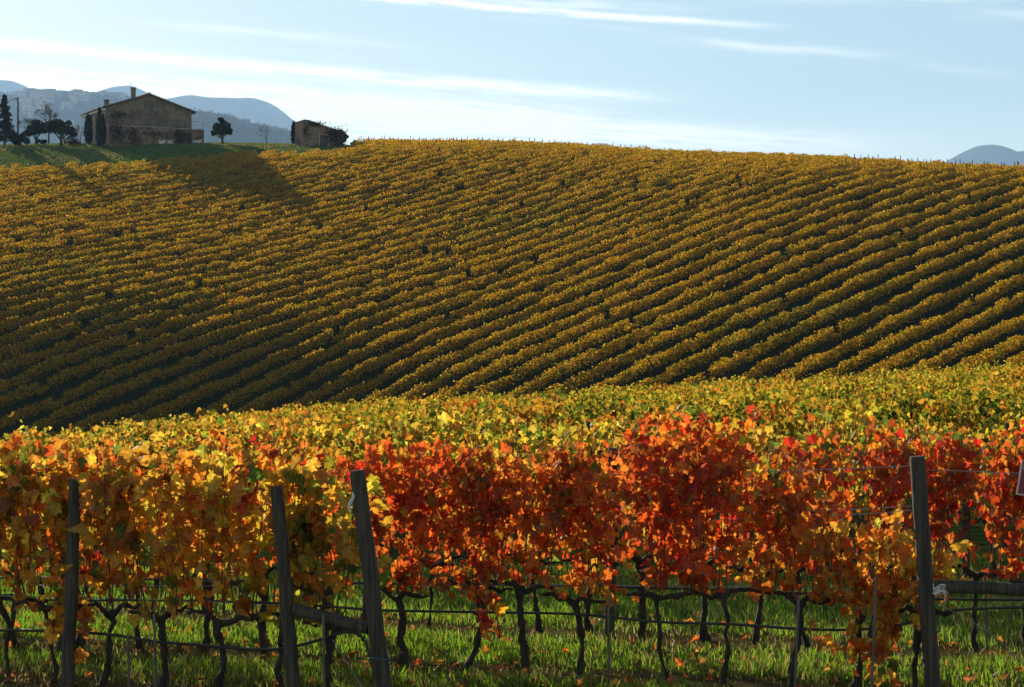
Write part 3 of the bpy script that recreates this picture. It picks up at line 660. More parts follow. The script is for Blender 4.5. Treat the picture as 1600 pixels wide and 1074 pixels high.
# ------------------------------------------------------------------ grass and fallen leaves of the near field
def grass():
    n = 150000
    y = 13.2+RNG.random(n)**1.15*13.5; t = RNG.uniform(-.285, .285, n); x = t*y
    # distance to the nearest row line: thin and dry under the vines
    c = y+.35*x; dd = np.min(np.abs(c[:,None]-np.array([D_A, D_B, D_C, D_D])[None]), 1)
    cl = wob2(x, y, 2.6, 1)*.5+.5
    keep = RNG.random(n) < np.clip(.16+.95*ss(.12, .6, dd), 0, 1)*(.30+.85*cl)
    x, y, dd, cl = x[keep], y[keep], dd[keep], cl[keep]; n = len(x)
    hgt = (.035+.105*RNG.random(n)**1.6)*(.6+.7*cl)*(.55+.6*ss(.1, .7, dd))
    z = H(x, y); a = RNG.uniform(0, 2*math.pi, n); lean = RNG.uniform(.1, .8, n)*hgt; b = RNG.uniform(0, 2*math.pi, n)
    w = RNG.uniform(.003, .006, n)
    P = np.stack([x,y,z-.01],-1); W = np.stack([np.cos(a)*w, np.sin(a)*w, 0*w],-1)
    m = P+np.stack([np.cos(b)*lean*.35, np.sin(b)*lean*.35, hgt*.6],-1); tp = P+np.stack([np.cos(b)*lean, np.sin(b)*lean, hgt],-1)
    V = np.stack([P-W, P+W, m-W*.8, m+W*.8, tp], 1).reshape(-1,3); i = np.arange(n)*5
    dry = (RNG.random(n) < .10+.55*(1-ss(.15, .6, dd))+.3*ss(-1, 2.5, x)*(wob2(x, y, 1.3, 6)*.5+.5)+.35*(1-ss(15.6, 17.0, y+.35*x)))
    C = np.where(dry[:,None], np.array([.30,.22,.08]), np.array([.21,.37,.02]))*np.exp(RNG.normal(0,.22,(n,1)))*np.exp(RNG.normal(0,.08,(n,3)))
    C = np.repeat(np.clip(C,0,.8), 5, axis=0)
    g = G(); g.add(V, np.stack([i,i+1,i+3,i+2],-1), C); g.add(V[:0], np.zeros((0,3),int)); g.F.append((np.stack([i+2,i+3,i+4],-1), 0, False))
    tag(g.build('grass', M_GRASS), 'bright green grass with dry tufts under the front vine rows', 'grass', kind='stuff')
    n = 1300; y = RNG.uniform(13.5, 25, n); x = RNG.uniform(-.28, .28, n)*y; P = np.stack([x,y,H(x,y)+RNG.uniform(.01,.06,n)],-1)
    tip = RNG.normal(size=(n,3)); tip[:,2] *= .3; nr = RNG.normal(size=(n,3))*.5+np.array([0,0,1.])
    g = G(); add_leaves(g, P, RNG.uniform(.045,.09,n), tip, nr, pick(n, dict(brown=.5, rust=.25, orange=.15, amber=.1)), MID)
    tag(g.build('fallen_leaves', M_LEAF), 'brown and orange fallen leaves strewn on the grass', 'fallen leaves', kind='stuff')
grass()

HS = .875      # the hilltop stands a little nearer and smaller than first measured
# ------------------------------------------------------------------ trees
def hill_grass():
    n = 90000; u = RNG.uniform(-60, 580, n); y = RNG.uniform(266, 318, n); x = (u-800)/F*y; b = border(u)
    k = (y > b+.3) & (RNG.random(n) < .35+.65*(wob2(x, y, .3, 2)*.5+.5)); x, y = x[k], y[k]; n = len(x)
    h = RNG.uniform(.10,.26,n); P = np.stack([x,y,H(x,y)-.02],-1); t = RNG.normal(0,.5,(n,3)); t[:,2] = 1
    col = np.where((wob2(x, y, .22, 4) < -.2)[:,None] & (RNG.random(n) < .6)[:,None], np.array([.26,.20,.08]), np.array([.10,.14,.03]))*np.exp(RNG.normal(0,.3,(n,1)))  # green lowered so the colour carries the trees' shade
    g = G(); add_leaves(g, P, h, t, RNG.normal(size=(n,3)), col, SPEAR)
    tag(g.build('grass', M_GRASS), 'short green hilltop grass round the farmhouse and shed', 'grass', kind='stuff')
hill_grass()
def cards(g, C, R, n, col, size, temps=LOW, shell=.55, mat=0):
    d = unit(RNG.normal(size=(n,3))); r = shell+(1-shell)*RNG.random(n)**.6
    P = np.array(C)+d*r[:,None]*np.array(R)
    add_leaves(g, P, RNG.uniform(.7,1.3,n)*size, RNG.normal(size=(n,3)), RNG.normal(size=(n,3)), np.clip(np.array(col)*np.exp(RNG.normal(0,.25,(n,1))),0,.5), temps, mat)
def branch(g, p, d, L, r, depth, tips, spread=.6):
    d = d/np.linalg.norm(d); q = p+d*L; mid = p+d*L*.5+RNG.normal(0, L*.05, 3)
    g.tube([p, mid, q], [r, r*.8, r*.62], 5 if depth > 1 else 4, caps=False)
    if depth == 0: tips.append(q); return
    for k in range(RNG.integers(2, 4)):
        nd = d+RNG.normal(0, spread, 3)*.8; nd[2] += .15
        branch(g, p+(q-p)*RNG.uniform(.6,1.0), nd, L*RNG.uniform(.6,.82), r*.6, depth-1, tips, spread)
def tree_base(u, D): x, y = at(u, D*HS); return (x, y, h1(x, y)-.05)
def broad_tree(u, D, blobs, trunk_h, trunk_r, label, col, dens=1.0, splits=3, size=.32, name='tree', group=None):
    """blobs: crown clumps (dx, dz, rx, rz) in metres over the foot"""
    b = tree_base(u, D); root = empty(name, b, label, 'bush' if name == 'bush' else 'tree', group); root.scale = (HS,)*3
    g = G(); g.tube([(0,0,-.2),(.05,0,trunk_h*.5),(0,.05,trunk_h)], [trunk_r*1.25, trunk_r, trunk_r*.85], 8)
    for (dx, dz, rx, rz) in blobs:
        g.tube([(0,0,trunk_h*.7),(dx*.5,RNG.normal(0,.2),(trunk_h*.7+dz)*.5),(dx,0,dz)], [trunk_r*.6, trunk_r*.4, trunk_r*.15], 6)
    g.build('trunk', M_TRUNK, root)
    g = G()
    for (dx, dz, rx, rz) in blobs:
        m = max(4, int(7*dens))
        for k in range(m):
            d = unit(RNG.normal(size=3))*RNG.random()**.33*.75
            c = (dx+d[0]*rx, d[1]*rx, dz+d[2]*rz); rr = rx*RNG.uniform(.26,.46)
            cards(g, c, (rr, rr, rr*.8*rz/rx), int(150*dens), np.array(col)*RNG.uniform(.75,1.3), size, shell=.3)
    g.build('crown', M_TREE, root)
    return root
OAK = (.035,.052,.018); OLIVE = (.05,.06,.03)
broad_tree(95, 342, [(-.4,3.7,2.1,1.6),(1.2,3.3,1.6,1.4),(-1.5,3.1,1.4,1.3),(.4,2.5,2.2,1.0),(.2,3.4,1.9,1.3),(1.9,2.6,1.0,.9)], 1.6, .28, 'dense dark evergreen tree with round crown left of the parked car', OAK)
broad_tree(56, 352, [(-.2,3.2,1.7,1.5),(.9,2.8,1.3,1.2),(-1.0,2.6,1.2,1.1),(0,2.5,1.7,1.0),(1.4,3.3,1.0,1.0)], 1.4, .2, 'dark bushy tree standing behind the round evergreen tree', (.04,.05,.02))
broad_tree(31, 346, [(0,1.6,1.35,1.3),(-.6,1.0,1.0,.9),(.7,1.1,1.0,.9)], .6, .14, 'dark rounded bush at the foot of the utility pole', (.03,.045,.018), name='bush')
broad_tree(63, 356, [(0,.6,.8,.6),(.6,.5,.5,.5)], .3, .08, 'small low bush between the two dark trees', (.04,.05,.02), dens=.6, name='bush')
broad_tree(347, 343, [(-.3,3.4,1.1,1.0),(.75,3.1,.9,.9),(1.2,2.3,.8,.8),(-1.15,2.5,.8,.9),(.2,2.2,1.2,.8),(-.2,4.1,.5,.5),(-1.6,1.9,.4,.4)], 1.4, .2, 'small evergreen tree with forked trunk on the grass right of the farmhouse', (.035,.052,.02), size=.26)
broad_tree(520, 342, [(0,1.9,1.9,1.4),(1.2,1.7,1.4,1.2),(-1.2,2.0,1.3,1.2),(1.8,1.1,1.0,1.0)], .6, .12, 'tangled ivy-like bush growing against the ruined shed', (.06,.055,.022), name='bush', size=.28)
broad_tree(556, 372, [(0,1.9,1.3,.7),(.8,1.7,.8,.6)], .6, .1, 'small dark bush on the skyline right of the ruined shed', (.03,.04,.018), dens=.7, name='bush')
broad_tree(535, 350, [(0,2.2,.7,.7)], .8, .08, 'pale grey shrub at the right end of the ruined shed', (.09,.09,.08), dens=.5, name='bush')
def bare_tree(u, D, h, label, depth=4, r=.1, haze_leaf=0, col=(.09,.06,.03)):
    b = tree_base(u, D); root = empty('bare_tree', b, label, 'tree'); root.scale = (HS,)*3; tips = []
    g = G(); g.tube([(0,0,-.2),(.03,.02,h*.2),(0,0,h*.36)], [r*1.2, r, r*.85], 6)
    for k in range(4): branch(g, np.array([0,0,h*RNG.uniform(.26,.36)]), np.array([RNG.normal(0,.5), RNG.normal(0,.5), 1.0]), h*.24, r*.6, depth-1, tips)
    g.build('trunk', M_TRUNK, root)
    if haze_leaf:
        T = np.array(tips)[RNG.integers(0, len(tips), haze_leaf)]+RNG.normal(0, .12, (haze_leaf,3)); g = G()
        add_leaves(g, T, RNG.uniform(.1,.22,haze_leaf), RNG.normal(size=T.shape), RNG.normal(size=T.shape), np.clip(np.array(col)*np.exp(RNG.normal(0,.3,(haze_leaf,1))),0,.5), LOW)
        g.build('crown', M_TREE, root)
bare_tree(76, 362, 7.8, 'tall thinly leaved tree rising behind the dark round trees', 5, .14, 900)
bare_tree(44, 360, 5.6, 'thin half-bare tree right of the utility pole', 5, .1, 500, (.07,.07,.03))
bare_tree(126, 352, 3.9, 'small russet tree between the parked car and the farmhouse', 4, .07, 420, (.2,.09,.04))
bare_tree(416, 338, 4.2, 'slender leafless tree on the grass left of the ruined shed', 5, .075)
def conifer(u, D, h, label):
    b = tree_base(u, D); root = empty('conifer_tree', b, label, 'tree'); root.scale = (HS,)*3
    g = G(); g.tube([(0,0,-.2),(.02,0,h*.5),(0,0,h)], [.2,.12,.02], 7); g.build('trunk', M_TRUNK, root)
    g = G()
    for z in np.arange(h*.14, h*.985, .36):
        R = 2.0*(1-z/h)**.75+.12
        for k in range(7):
            a = RNG.uniform(0, 2*math.pi); L = R*RNG.uniform(.6,1.1); n = int(26+38*L); q = RNG.random(n)**.7
            P = np.stack([np.cos(a)*q*L, np.sin(a)*q*L, z-.22*q*L+.16*q**2*L],-1)+RNG.normal(0,.09,(n,3))
            add_leaves(g, P, RNG.uniform(.15,.3,n), RNG.normal(size=(n,3))+np.array([np.cos(a),np.sin(a),-.4]), RNG.normal(size=(n,3)), np.clip(np.array((.022,.036,.016))*np.exp(RNG.normal(0,.3,(n,1))),0,.4), SPEAR+LOW)
    g.build('crown', M_TREE, root)
conifer(7, 346, 9.0, 'tall dark conifer at the far left edge of the hilltop')
def cypress(u, D, h, r, label):
    b = tree_base(u, D); root = empty('cypress_tree', b, label, 'tree'); root.scale = (HS,)*3
    g = G(); g.tube([(0,0,-.2),(0,0,h*.6),(0,0,h*.95)], [r*.3,r*.2,.02], 6); g.build('trunk', M_TRUNK, root)
    n = int(900*h/5); q = RNG.random(n); R = r*np.interp(q, [0,.08,.35,.7,1], [.35,.8,1,.7,.05])*RNG.uniform(.5,1.12,n); a = RNG.uniform(0,2*math.pi,n)
    P = np.stack([np.cos(a)*R, np.sin(a)*R, .25+q*(h-.3)],-1); g = G()
    add_leaves(g, P, RNG.uniform(.2,.42,n), np.stack([np.cos(a)*.3,np.sin(a)*.3,1+0*a],-1)+RNG.normal(0,.25,(n,3)), RNG.normal(size=(n,3)), np.clip(np.array((.024,.038,.016))*np.exp(RNG.normal(0,.3,(n,1))),0,.4), LOW)
    g.build('crown', M_TREE, root)
cypress(155.5, 337, 6.7, .55, 'tall slim cypress in front of the farmhouse corner')
cypress(161.5, 338.0, 5.4, .42, 'shorter cypress right beside the tall slim one')
cypress(138.5, 348, 5.4, .75, 'broad dark cypress at the left side of the farmhouse')
cypress(459, 341, 3.9, .42, 'small slim cypress at the left wall of the ruined shed')

# ------------------------------------------------------------------ farmhouse
def farmhouse():
    W, L, HE, RISE = 15.4, 12.5, 6.9, 2.55
    x, y = at(164.5, 341*HS); z0 = h1(x, y)-.15
    r = empty('farmhouse', (x, y, z0), 'large old stone farmhouse with tiled gable roof and terrace on the hilltop', 'house', rz=math.radians(28)); r.scale = (HS,)*3
    g = G(); V = [(0,0,-1),(W,0,-1),(W,0,HE),(W/2,0,HE+RISE),(0,0,HE),(0,L,-1),(W,L,-1),(W,L,HE),(W/2,L,HE+RISE),(0,L,HE)]
    g.add(V, [(0,1,2,4),(6,5,9,7),(1,6,7,2)]); g.add(V, [(4,2,3),(7,9,8)]); g.build('wall', M_WALL, r)
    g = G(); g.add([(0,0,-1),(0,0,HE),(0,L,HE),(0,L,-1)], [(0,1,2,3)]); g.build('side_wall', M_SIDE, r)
    # string course and blind arch on the gable
    g = G(); g.box(0, W, -.06, -.003, 4.55, 4.7); g.build('string_course', M_WALL, r)
    g = G(); a = np.linspace(0, math.pi, 13); g.tube(np.stack([9.6+np.cos(a)*.85, -.02+0*a, 5.6+np.sin(a)*.85],-1), .09, 6); g.build('blind_arch', M_WALL2, r)
    # roof: two slopes of barrel tiles (columns run down the slope)
    rf = None
    for s in (0, 1):
        nl, nt = 133, 22
        yy = np.linspace(-.55, L+.55, nl); q = np.linspace(0, 1, nt)
        Q, YY = np.meshgrid(q, yy, indexing='ij')
        run = W/2+.65; X = Q*run; Z = HE+RISE-(RISE/(W/2))*X + .10 + .055*np.abs(np.sin(YY*math.pi/.42)) + .05*((Q*nt*1.0) % 1.0) - .04*(np.arange(nt) % 2)[:,None]
        Xw = W/2-X if s == 0 else W/2+X
        i = np.arange(nt-1)[:,None]*nl; j = np.arange(nl-1)[None,:]; Fc = np.stack([i+j,i+j+1,i+nl+j+1,i+nl+j],-1).reshape(-1,4)
        g = G(); T = np.stack([Xw,YY,Z],-1).reshape(-1,3); Bm = T.copy(); Bm[:,2] -= .22; g.add(T, Fc); g.add(Bm, Fc[:,::-1])
        n = nt*nl; e = []
        for path in (np.arange(nl), (nt-1)*nl+np.arange(nl), np.arange(nt)*nl, np.arange(nt)*nl+nl-1):
            e += [(a, b, b+n, a+n) for a, b in zip(path[:-1], path[1:])]
        g.add(np.concatenate([T,Bm]), e)
        o = g.build('roof_slope', M_TILE, r); rf = rf or o
    g = G(); g.tube([(W/2,-.55,HE+RISE+.16),(W/2,L*.5,HE+RISE+.14),(W/2,L+.55,HE+RISE+.16)], .17, 8); g.build('ridge_tiles', M_TILE, rf)
    for k in range(24):
        f = k/23.; 
        for sgn in (-1, 1):
            xx = W/2+sgn*f*(W/2+.6); g = G() if k == 0 and sgn == -1 else g
            g.tube([(xx,-.7,HE+RISE-(RISE/(W/2))*f*(W/2+.6)+.10),(xx,-.45,HE+RISE-(RISE/(W/2))*f*(W/2+.6)+.12)], .12, 6)
    g.build('verge_tiles', M_TILE, rf)
    g = G(); g.box(-.55,-.004,-.5,L+.5,HE-.66,HE-.36); g.build('eave_cornice', M_EAVE, r)
    ch = G(); ch.box(5.1,5.75,1.2,1.9,HE+1.4,HE+RISE+.75); ch.box(5.02,5.83,1.12,1.98,HE+RISE+.755,HE+RISE+.9)
    for a in (5.1, 5.36, 5.61): ch.box(a, a+.14, 1.25, 1.85, HE+RISE+.905, HE+RISE+1.1)
    ch.box(5.0,5.85,1.1,2.0,HE+RISE+1.105,HE+RISE+1.22); ch.build('chimney', M_WALL, r)
    ch = G(); ch.box(2.7,3.4,9.3,9.9,HE+.4,HE+2.2); ch.box(2.6,3.5,9.2,10.0,HE+2.205,HE+2.4); ch.build('chimney', M_WALL, r)
    g = G(); g.tube([(4.9,1.4,HE+2.3),(4.9,1.4,HE+4.6)], .02, 5)
    for dz, hw in ((4.5,.5),(4.3,.4),(4.1,.3)): g.tube([(4.9-hw,1.4,HE+dz),(4.9+hw,1.4,HE+dz)], .014, 4)
    g.build('aerial', M_IRON, r)
    def window(x0, x1, z0_, z1, face, shut=False, nm='window'):
        w = G()
        if face == 'front': w.box(x0,x1,-.03,.004,z0_,z1); o = w.build(nm, M_SHUT if shut else M_DARK, r)
        else: w.box(-.03,.004,x0,x1,z0_,z1); o = w.build(nm, M_SHUT if shut else M_DARK, r)
        f = G()
        for a, b, c, d in ((x0-.12,x0,z0_-.1,z1+.1),(x1,x1+.12,z0_-.1,z1+.1),(x0,x1,z1,z1+.1),(x0,x1,z0_-.1,z0_)):
            if face == 'front': f.box(a,b,-.07,-.002,c,d)
            else: f.box(-.07,-.002,a,b,c,d)
        f.build('frame', M_WALL if face == 'front' else M_SIDE, o)
    window(7.1,7.95,7.0,8.25,'front',True); window(8.9,9.95,3.62,5.6,'front',True,'terrace_door')
    window(1.0,1.6,4.4,6.0,'side'); window(5.2,5.9,4.4,6.1,'side'); window(9.6,10.3,4.4,6.1,'side'); window(5.2,5.9,1.2,2.6,'side')
    # terrace block with rail
    g = G(); g.box(.05, W+1.5, -2.3, -.065, -1, 3.5); tb = g.build('terrace', M_WALL2, r)
    g = G(); g.box(-.02, W+1.57, -2.37, -.066, 3.502, 3.62); g.build('coping', M_SIDE, tb)
    g = G()
    for xx in np.linspace(.2, W+1.4, 6): g.tube([(xx,-2.25,3.6),(xx,-2.25,4.95)], .035, 5)
    g.tube([(.2,-2.25,4.92),(W+1.4,-2.25,4.92)], .035, 5); g.tube([(W+1.4,-2.25,4.92),(W+1.4,-.1,4.92)], .035, 5)
    g.build('railing', M_IRON, tb)
    for (a, b, c, d) in ((8.6,11.5,.05,1.5),(14.6,W+1.35,.1,1.75)):
        g = G(); n = 26; q = np.linspace(0, 2*math.pi, n, endpoint=False); rr = 1+.12*np.sin(q*5+a)+.08*np.sin(q*9)
        sq = lambda t: np.sign(np.cos(t))*np.abs(np.cos(t))**.5
        X = (a+b)/2+(b-a)/2*sq(q)*rr*.95; Zz = (c+d)/2+(d-c)/2*np.sign(np.sin(q))*np.abs(np.sin(q))**.5*rr
        V = np.concatenate([np.stack([X,0*X-2.335,Zz],-1), np.stack([X,0*X-2.302,Zz],-1)])
        g.add(V[:n], [list(range(n))]); g.add(V, [(i,(i+1)%n,(i+1)%n+n,i+n) for i in range(n)]); g.build('plaster_patch', M_WHITE, tb)
    g = G(); g.box(11.9,13.3,-2.34,-2.303,-.5,1.9); dr = g.build('cellar_door', M_DARK, tb)
    g = G(); a = np.linspace(0, math.pi, 9); g.tube(np.stack([12.6+np.cos(a)*.8,-2.36+0*a,1.9+np.sin(a)*.45],-1), .08, 6); g.build('arch', M_WALL2, dr)
    # ivy
    g = G()
    for cx, cz, rx, rz, yy, n in ((12.6,2.3,1.9,1.3,-2.55,520),(1.4,2.4,1.2,1.7,-2.5,420),(4.2,1.9,1.3,1.4,-2.5,300),(2.2,5.6,1.5,.7,-.15,160),(8.2,2.4,2.6,.6,-2.45,160),(14.3,1.2,.5,1.5,-2.5,140)):
        P = np.stack([cx+RNG.normal(0,.5,n)*rx, yy+RNG.uniform(-.15,.15,n), np.clip(cz+RNG.normal(0,.5,n)*rz, 0, 9)],-1)
        add_leaves(g, P, RNG.uniform(.15,.3,n), RNG.normal(size=P.shape)-np.array([0,0,.5]), RNG.normal(size=P.shape)+np.array([0,-1.5,0]), np.clip(np.array((.035,.035,.015))*np.exp(RNG.normal(0,.35,(n,1))),0,.4), LOW)
    g.build('ivy', M_TREE, r)
farmhouse()

def shed():
    x, y = at(474, 333*HS); z0 = h1(x, y)-.2
    r = empty('ruined_shed', (x, y, z0), 'small ruined stone shed with sloping broken top on the hilltop', 'shed', rz=math.radians(26)); r.scale = (HS*1.12,)*3
    W, L = 6.4, 3.6
    prof = [(0,4.15),(.5,4.2),(1.2,4.05),(2.2,3.75),(3.2,3.45),(4.2,3.2),(5.2,3.0),(W,2.7)]
    n = len(prof); V = []
    for yy in (0, L):
        V += [(a, yy, -1) for a, _ in prof]; V += [(a, yy, b+(.05 if yy else 0)) for a, b in prof]
    Fc = []
    for k in range(n-1):
        Fc += [(k,k+1,n+k+1,n+k),(2*n+k+1,2*n+k,3*n+k,3*n+k+1)]
    Fc += [(2*n,0,n,3*n),(n-1,3*n-1,4*n-1,2*n-1)]
    g = G(); g.add(V, Fc); g.build('wall', M_WALL2, r)
    g = G(); q = np.linspace(0, W, 30); P = np.array([(a, b) for a, b in zip(q, np.interp(q, [p[0] for p in prof], [p[1] for p in prof]))])
    T = []
    for yy in (-.15, L+.15): T += [(a, yy, b+.08+.05*math.sin(a*9)) for a, b in P]
    T += [(a, yy, zz-.14) for a, yy, zz in T]; m = 30; Fc = []
    for k in range(m-1): Fc += [(k,k+1,m+k+1,m+k),(2*m+k+1,2*m+k,3*m+k,3*m+k+1),(k+1,k,2*m+k,2*m+k+1),(m+k,m+k+1,3*m+k+1,3*m+k)]
    Fc += [(0,m,3*m,2*m),(m-1,3*m-1,4*m-1,2*m-1)]
    g.add(T, Fc) if False else None
    g2 = G(); g2.add(T, Fc); g2.build('roof', M_TILE, r)
    g = G(); g.box(2.6,3.9,-.05,-.003,-.3,2.1); d = g.build('door', M_WOOD, r)
    g = G(); g.box(2.48,2.597,-.08,-.004,-.3,2.2); g.box(3.903,4.02,-.08,-.004,-.3,2.2); g.box(2.6,3.9,-.08,-.004,2.103,2.2); g.build('frame', M_SIDE, d)
    g = G()
    for cx, cz, rx, rz, nn in ((.3,2.6,.35,1.0,120),(1.9,3.7,1.3,.35,260),(4.6,2.2,1.2,1.1,520),(5.6,1.5,1.0,1.4,420)):
        P = np.stack([np.clip(cx+RNG.normal(0,.6,nn)*rx,-.1,W+.5), -.15+RNG.uniform(-.2,.2,nn), np.clip(cz+RNG.normal(0,.55,nn)*rz,0,4.6)],-1)
        add_leaves(g, P, RNG.uniform(.14,.28,nn), RNG.normal(size=P.shape), RNG.normal(size=P.shape)+np.array([0,-1,0]), np.clip(np.array((.05,.04,.015))*np.exp(RNG.normal(0,.35,(nn,1))),0,.4), LOW)
    g.build('ivy', M_TREE, r)
shed()

def car():
    x, y = at(112.5, 350*HS)
    r = empty('parked_car', (x, y, h1(x, y)), 'dark parked car with pale roof between the round tree and farmhouse', 'car', rz=math.radians(-8)); r.scale = (HS,)*3
    def loft(sec, m, nm, par):
        g = G(); n = len(sec[0]); V = np.concatenate([np.array(s) for s in sec]); Fc = [(k*n+i, k*n+(i+1)%n, (k+1)*n+(i+1)%n, (k+1)*n+i) for k in range(len(sec)-1) for i in range(n)]
        g.add(V, Fc, smooth=False); g.add(V, [list(range(n))[::-1]]); g.add(V, [[(len(sec)-1)*n+i for i in range(n)]]); return g.build(nm, m, par)
    def sec(yy, w, z0, z1, b=.12): return [(-w+b,yy,z0),(w-b,yy,z0),(w,yy,z0+b),(w,yy,z1-b),(w-b,yy,z1),(-w+b,yy,z1),(-w,yy,z1-b),(-w,yy,z0+b)]
    loft([sec(-2.1,.78,.35,.75),sec(-2.0,.86,.28,.88),(sec(-.9,.9,.25,1.0)),(sec(1.6,.9,.25,1.02)),(sec(2.0,.85,.3,.95)),sec(2.08,.8,.4,.85)], M_CAR, 'body', r)
    loft([sec(-.95,.78,.95,1.02,.02),sec(-.35,.70,.95,1.5,.08),sec(1.2,.70,.95,1.52,.08),sec(1.75,.76,.95,1.04,.02)], M_GLASS, 'cabin', r)
    loft([sec(-.42,.66,1.49,1.53,.015),sec(-.2,.68,1.49,1.58,.02),sec(1.1,.68,1.49,1.59,.02),sec(1.3,.66,1.49,1.54,.015)], M_CARTOP, 'roof', r)
    for sx in (-1, 1):
        g = G(); g.box(sx*.52-.16, sx*.52+.16, -2.075, -2.0, .62, .76); g.build('headlight', M_SIGNW, r)
        for yy in (-1.35, 1.3):
            g = G(); g.tube([(sx*.72,yy,.32),(sx*.92,yy,.32)], .32, 16); w = g.build('wheel', M_TYRE, r)
            g = G(); g.tube([(sx*.921,yy,.32),(sx*.93,yy,.32)], .19, 12); g.build('rim', M_STAKE, w)
    g = G(); g.box(-.26,.26,-2.13,-2.105,.42,.54); g.build('number_plate', M_SIGNW, r)
car()
# utility pole and line
x, y = at(28, 350*HS); zb = h1(x, y)-.1; zt = CZ+(537-152)/F*350*HS
up = empty('utility_pole', (x, y, zb), 'tall dark utility pole beside the conifer', 'pole'); g = G(); g.tube([(0,0,0),(0,0,(zt-zb)*.5),(0,0,zt-zb)], [.16,.14,.12], 8); g.build('shaft', M_TRUNK, up)
g = G(); g.box(-.45,.1,-.06,.06,zt-zb-.35,zt-zb-.22); g.build('cross_arm', M_TRUNK, up); g = G(); g.tube([(-.35,0,zt-zb-.22),(-.35,0,zt-zb-.08),(-.35,0,zt-zb)], [.05,.07,.04], 6); g.build('insulator', M_SIGNW, up)
strand('power_line', [(x-.35,y,zt-.1), (x-2.2,y-.3,zt-1.0), (x-6,y-1,zt-2.1), (x-14,y-2,zt-3.0)], .045, M_STAKE, 'pale cable sagging left from the utility pole top', 'cable', 5)

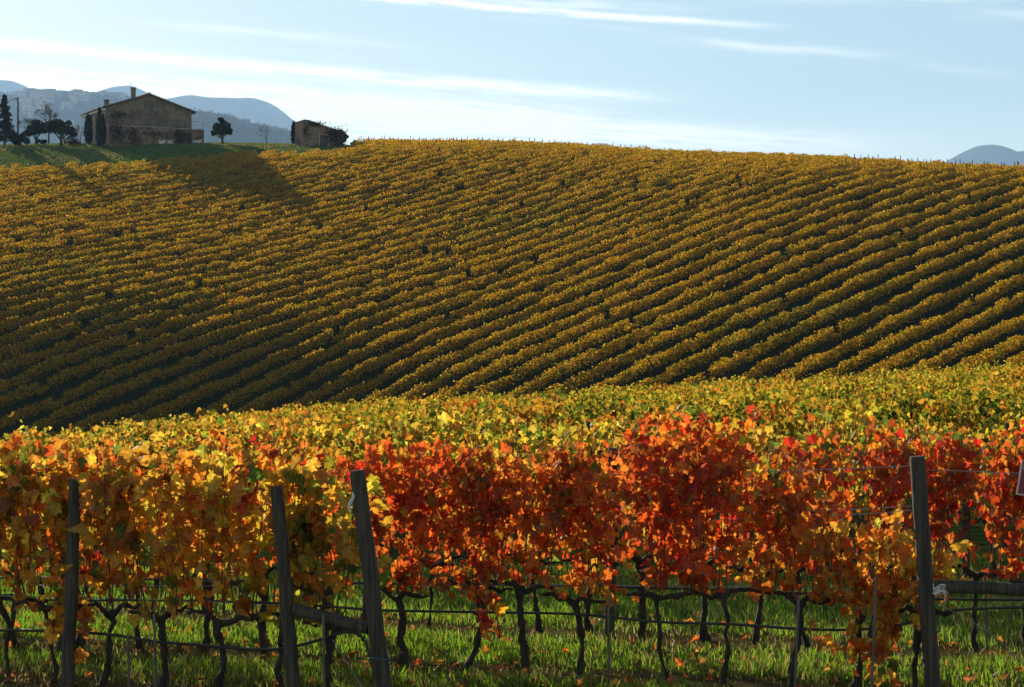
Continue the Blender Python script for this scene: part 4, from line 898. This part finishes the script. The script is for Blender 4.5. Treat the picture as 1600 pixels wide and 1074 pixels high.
# ------------------------------------------------------------------ far town, woods
def woods():
    g = G()
    for fn, (u0, u1), (s0, s1), n, hh in ((town_z, (-120,330), (-.75,.03), 1500, 17), (wood_z, (200,520), (-.7,.02), 1400, 17)):
        for k in range(n):
            u = RNG.uniform(u0, u1); s = s1-(s1-s0)*RNG.random()**1.6; p = fn(u, s)
            if fn is town_z and s > -.25 and 30 < u < 170 and RNG.random() < .7: continue
            h = hh*RNG.uniform(.6,1.25); col = np.array([(.04,.06,.022),(.03,.045,.02),(.09,.07,.03),(.12,.08,.03)][RNG.choice(4, p=[.45,.3,.15,.1])])
            cards(g, p+np.array([0,0,h*.4]), (h*.42,h*.42,h*.55), 26, col, 4.6, shell=.4)
    tag(g.build('woods', M_TREE), 'hazy woods covering the far town hill and the hill behind it', 'woods', kind='stuff')
woods()
def town():
    k = 0
    spots = []
    for u in np.linspace(52, 186, 26): spots.append((u+RNG.uniform(-2,2), -.02-RNG.random()*.04))
    for u, s in zip(RNG.uniform(40, 180, 26), -RNG.uniform(.08,.42,26)): spots.append((u, s))
    order = sorted(spots, key=lambda q: q[0])
    for u, s in order:
        p = town_z(u, s); w = RNG.uniform(16, 36); dpt = RNG.uniform(12, 18); h = RNG.uniform(9, 22); k += 1
        r = empty('town_house', tuple(p-np.array([0,0,1.5])), f'hazy pale house of the far hilltop town, {nth(k)} counted from the left', 'house', 'houses of the far hilltop town', RNG.uniform(-.5,.5))
        g = G(); g.box(-w/2,w/2,-dpt/2,dpt/2,-4,h); g.build('wall', M_TOWN, r)
        V = [(-w/2-.4,-dpt/2-.4,h+.01),(w/2+.4,-dpt/2-.4,h+.01),(w/2+.4,dpt/2+.4,h+.01),(-w/2-.4,dpt/2+.4,h+.01),(-w/2-.4,0,h+3.4),(w/2+.4,0,h+3.4)]
        g = G(); g.add(V, [(0,1,5,4),(2,3,4,5),(3,2,1,0)]); g.add(V, [(0,4,3),(1,2,5)]); g.build('roof', M_TOWNROOF, r)
        for q in np.linspace(-w/2+1.6, w/2-1.6, max(2, int(w/5))):
            g = G(); g.box(q-.6,q+.6,-dpt/2-.1,-dpt/2-.01,h-4.2,h-2.2); g.build('window', M_DARK, r)
    p = town_z(58.5, -.02); t = empty('bell_tower', tuple(p), 'small tower rising above the far hilltop town', 'tower'); t.scale = (1.9,)*3
    g = G(); g.box(-2.2,2.2,-2.2,2.2,-3,9); g.build('shaft', M_TOWN, t); g = G(); g.box(-2.6,2.6,-2.6,2.6,9.003,9.6); g.build('cornice', M_TOWN, t)
    g = G(); V = [(-2.4,-2.4,9.61),(2.4,-2.4,9.61),(2.4,2.4,9.61),(-2.4,2.4,9.61),(0,0,12)]; g.add(V, [(0,1,4),(1,2,4),(2,3,4),(3,0,4)]); g.build('roof', M_TOWNROOF, t)
    for u, s, w, lab in ((315, -.30, 32, 'long pale building on the wooded hill right of the farmhouse'), (326, -.62, 17, 'small white house in place of a smoke wisp behind the forked tree')):  # second one is an added house standing in for a wisp of smoke
        p = wood_z(u, s); r = empty('hill_house', tuple(p+np.array([0,0,1])), lab, 'house'); g = G(); g.box(-w/2,w/2,-4,4,-5,9); g.build('wall', M_WHITE, r)
        V = [(-w/2-.4,-4.4,9.01),(w/2+.4,-4.4,9.01),(w/2+.4,4.4,9.01),(-w/2-.4,4.4,9.01),(-w/2-.4,0,11.8),(w/2+.4,0,11.8)]
        g = G(); g.add(V, [(0,1,5,4),(2,3,4,5),(3,2,1,0)]); g.add(V, [(0,4,3),(1,2,5)]); g.build('roof', M_TOWNROOF, r)
        for q in np.linspace(-w/2+1.5, w/2-1.5, 4):
            g = G(); g.box(q-.5,q+.5,-4.06,-4.01,2.5,4.2); g.build('window', M_DARK, r)
town()

# ------------------------------------------------------------------ the air
def haze():
    g = G(); g.box(-12000,12000,-150,15500,-40,1750)
    m, N, L = new_mat('haze_air'); v = N.new('ShaderNodeVolumePrincipled')
    v.inputs['Color'].default_value = (.40,.64,1.0,1); v.inputs['Density'].default_value = HAZE; v.inputs['Anisotropy'].default_value = .2
    o = N.new('ShaderNodeOutputMaterial'); L.new(v.outputs[0], o.inputs['Volume'])
    tag(g.build('haze', m), 'thin blue haze between the vineyard and the far hills', 'haze', kind='stuff')
HAZE = 0.78e-4
haze()
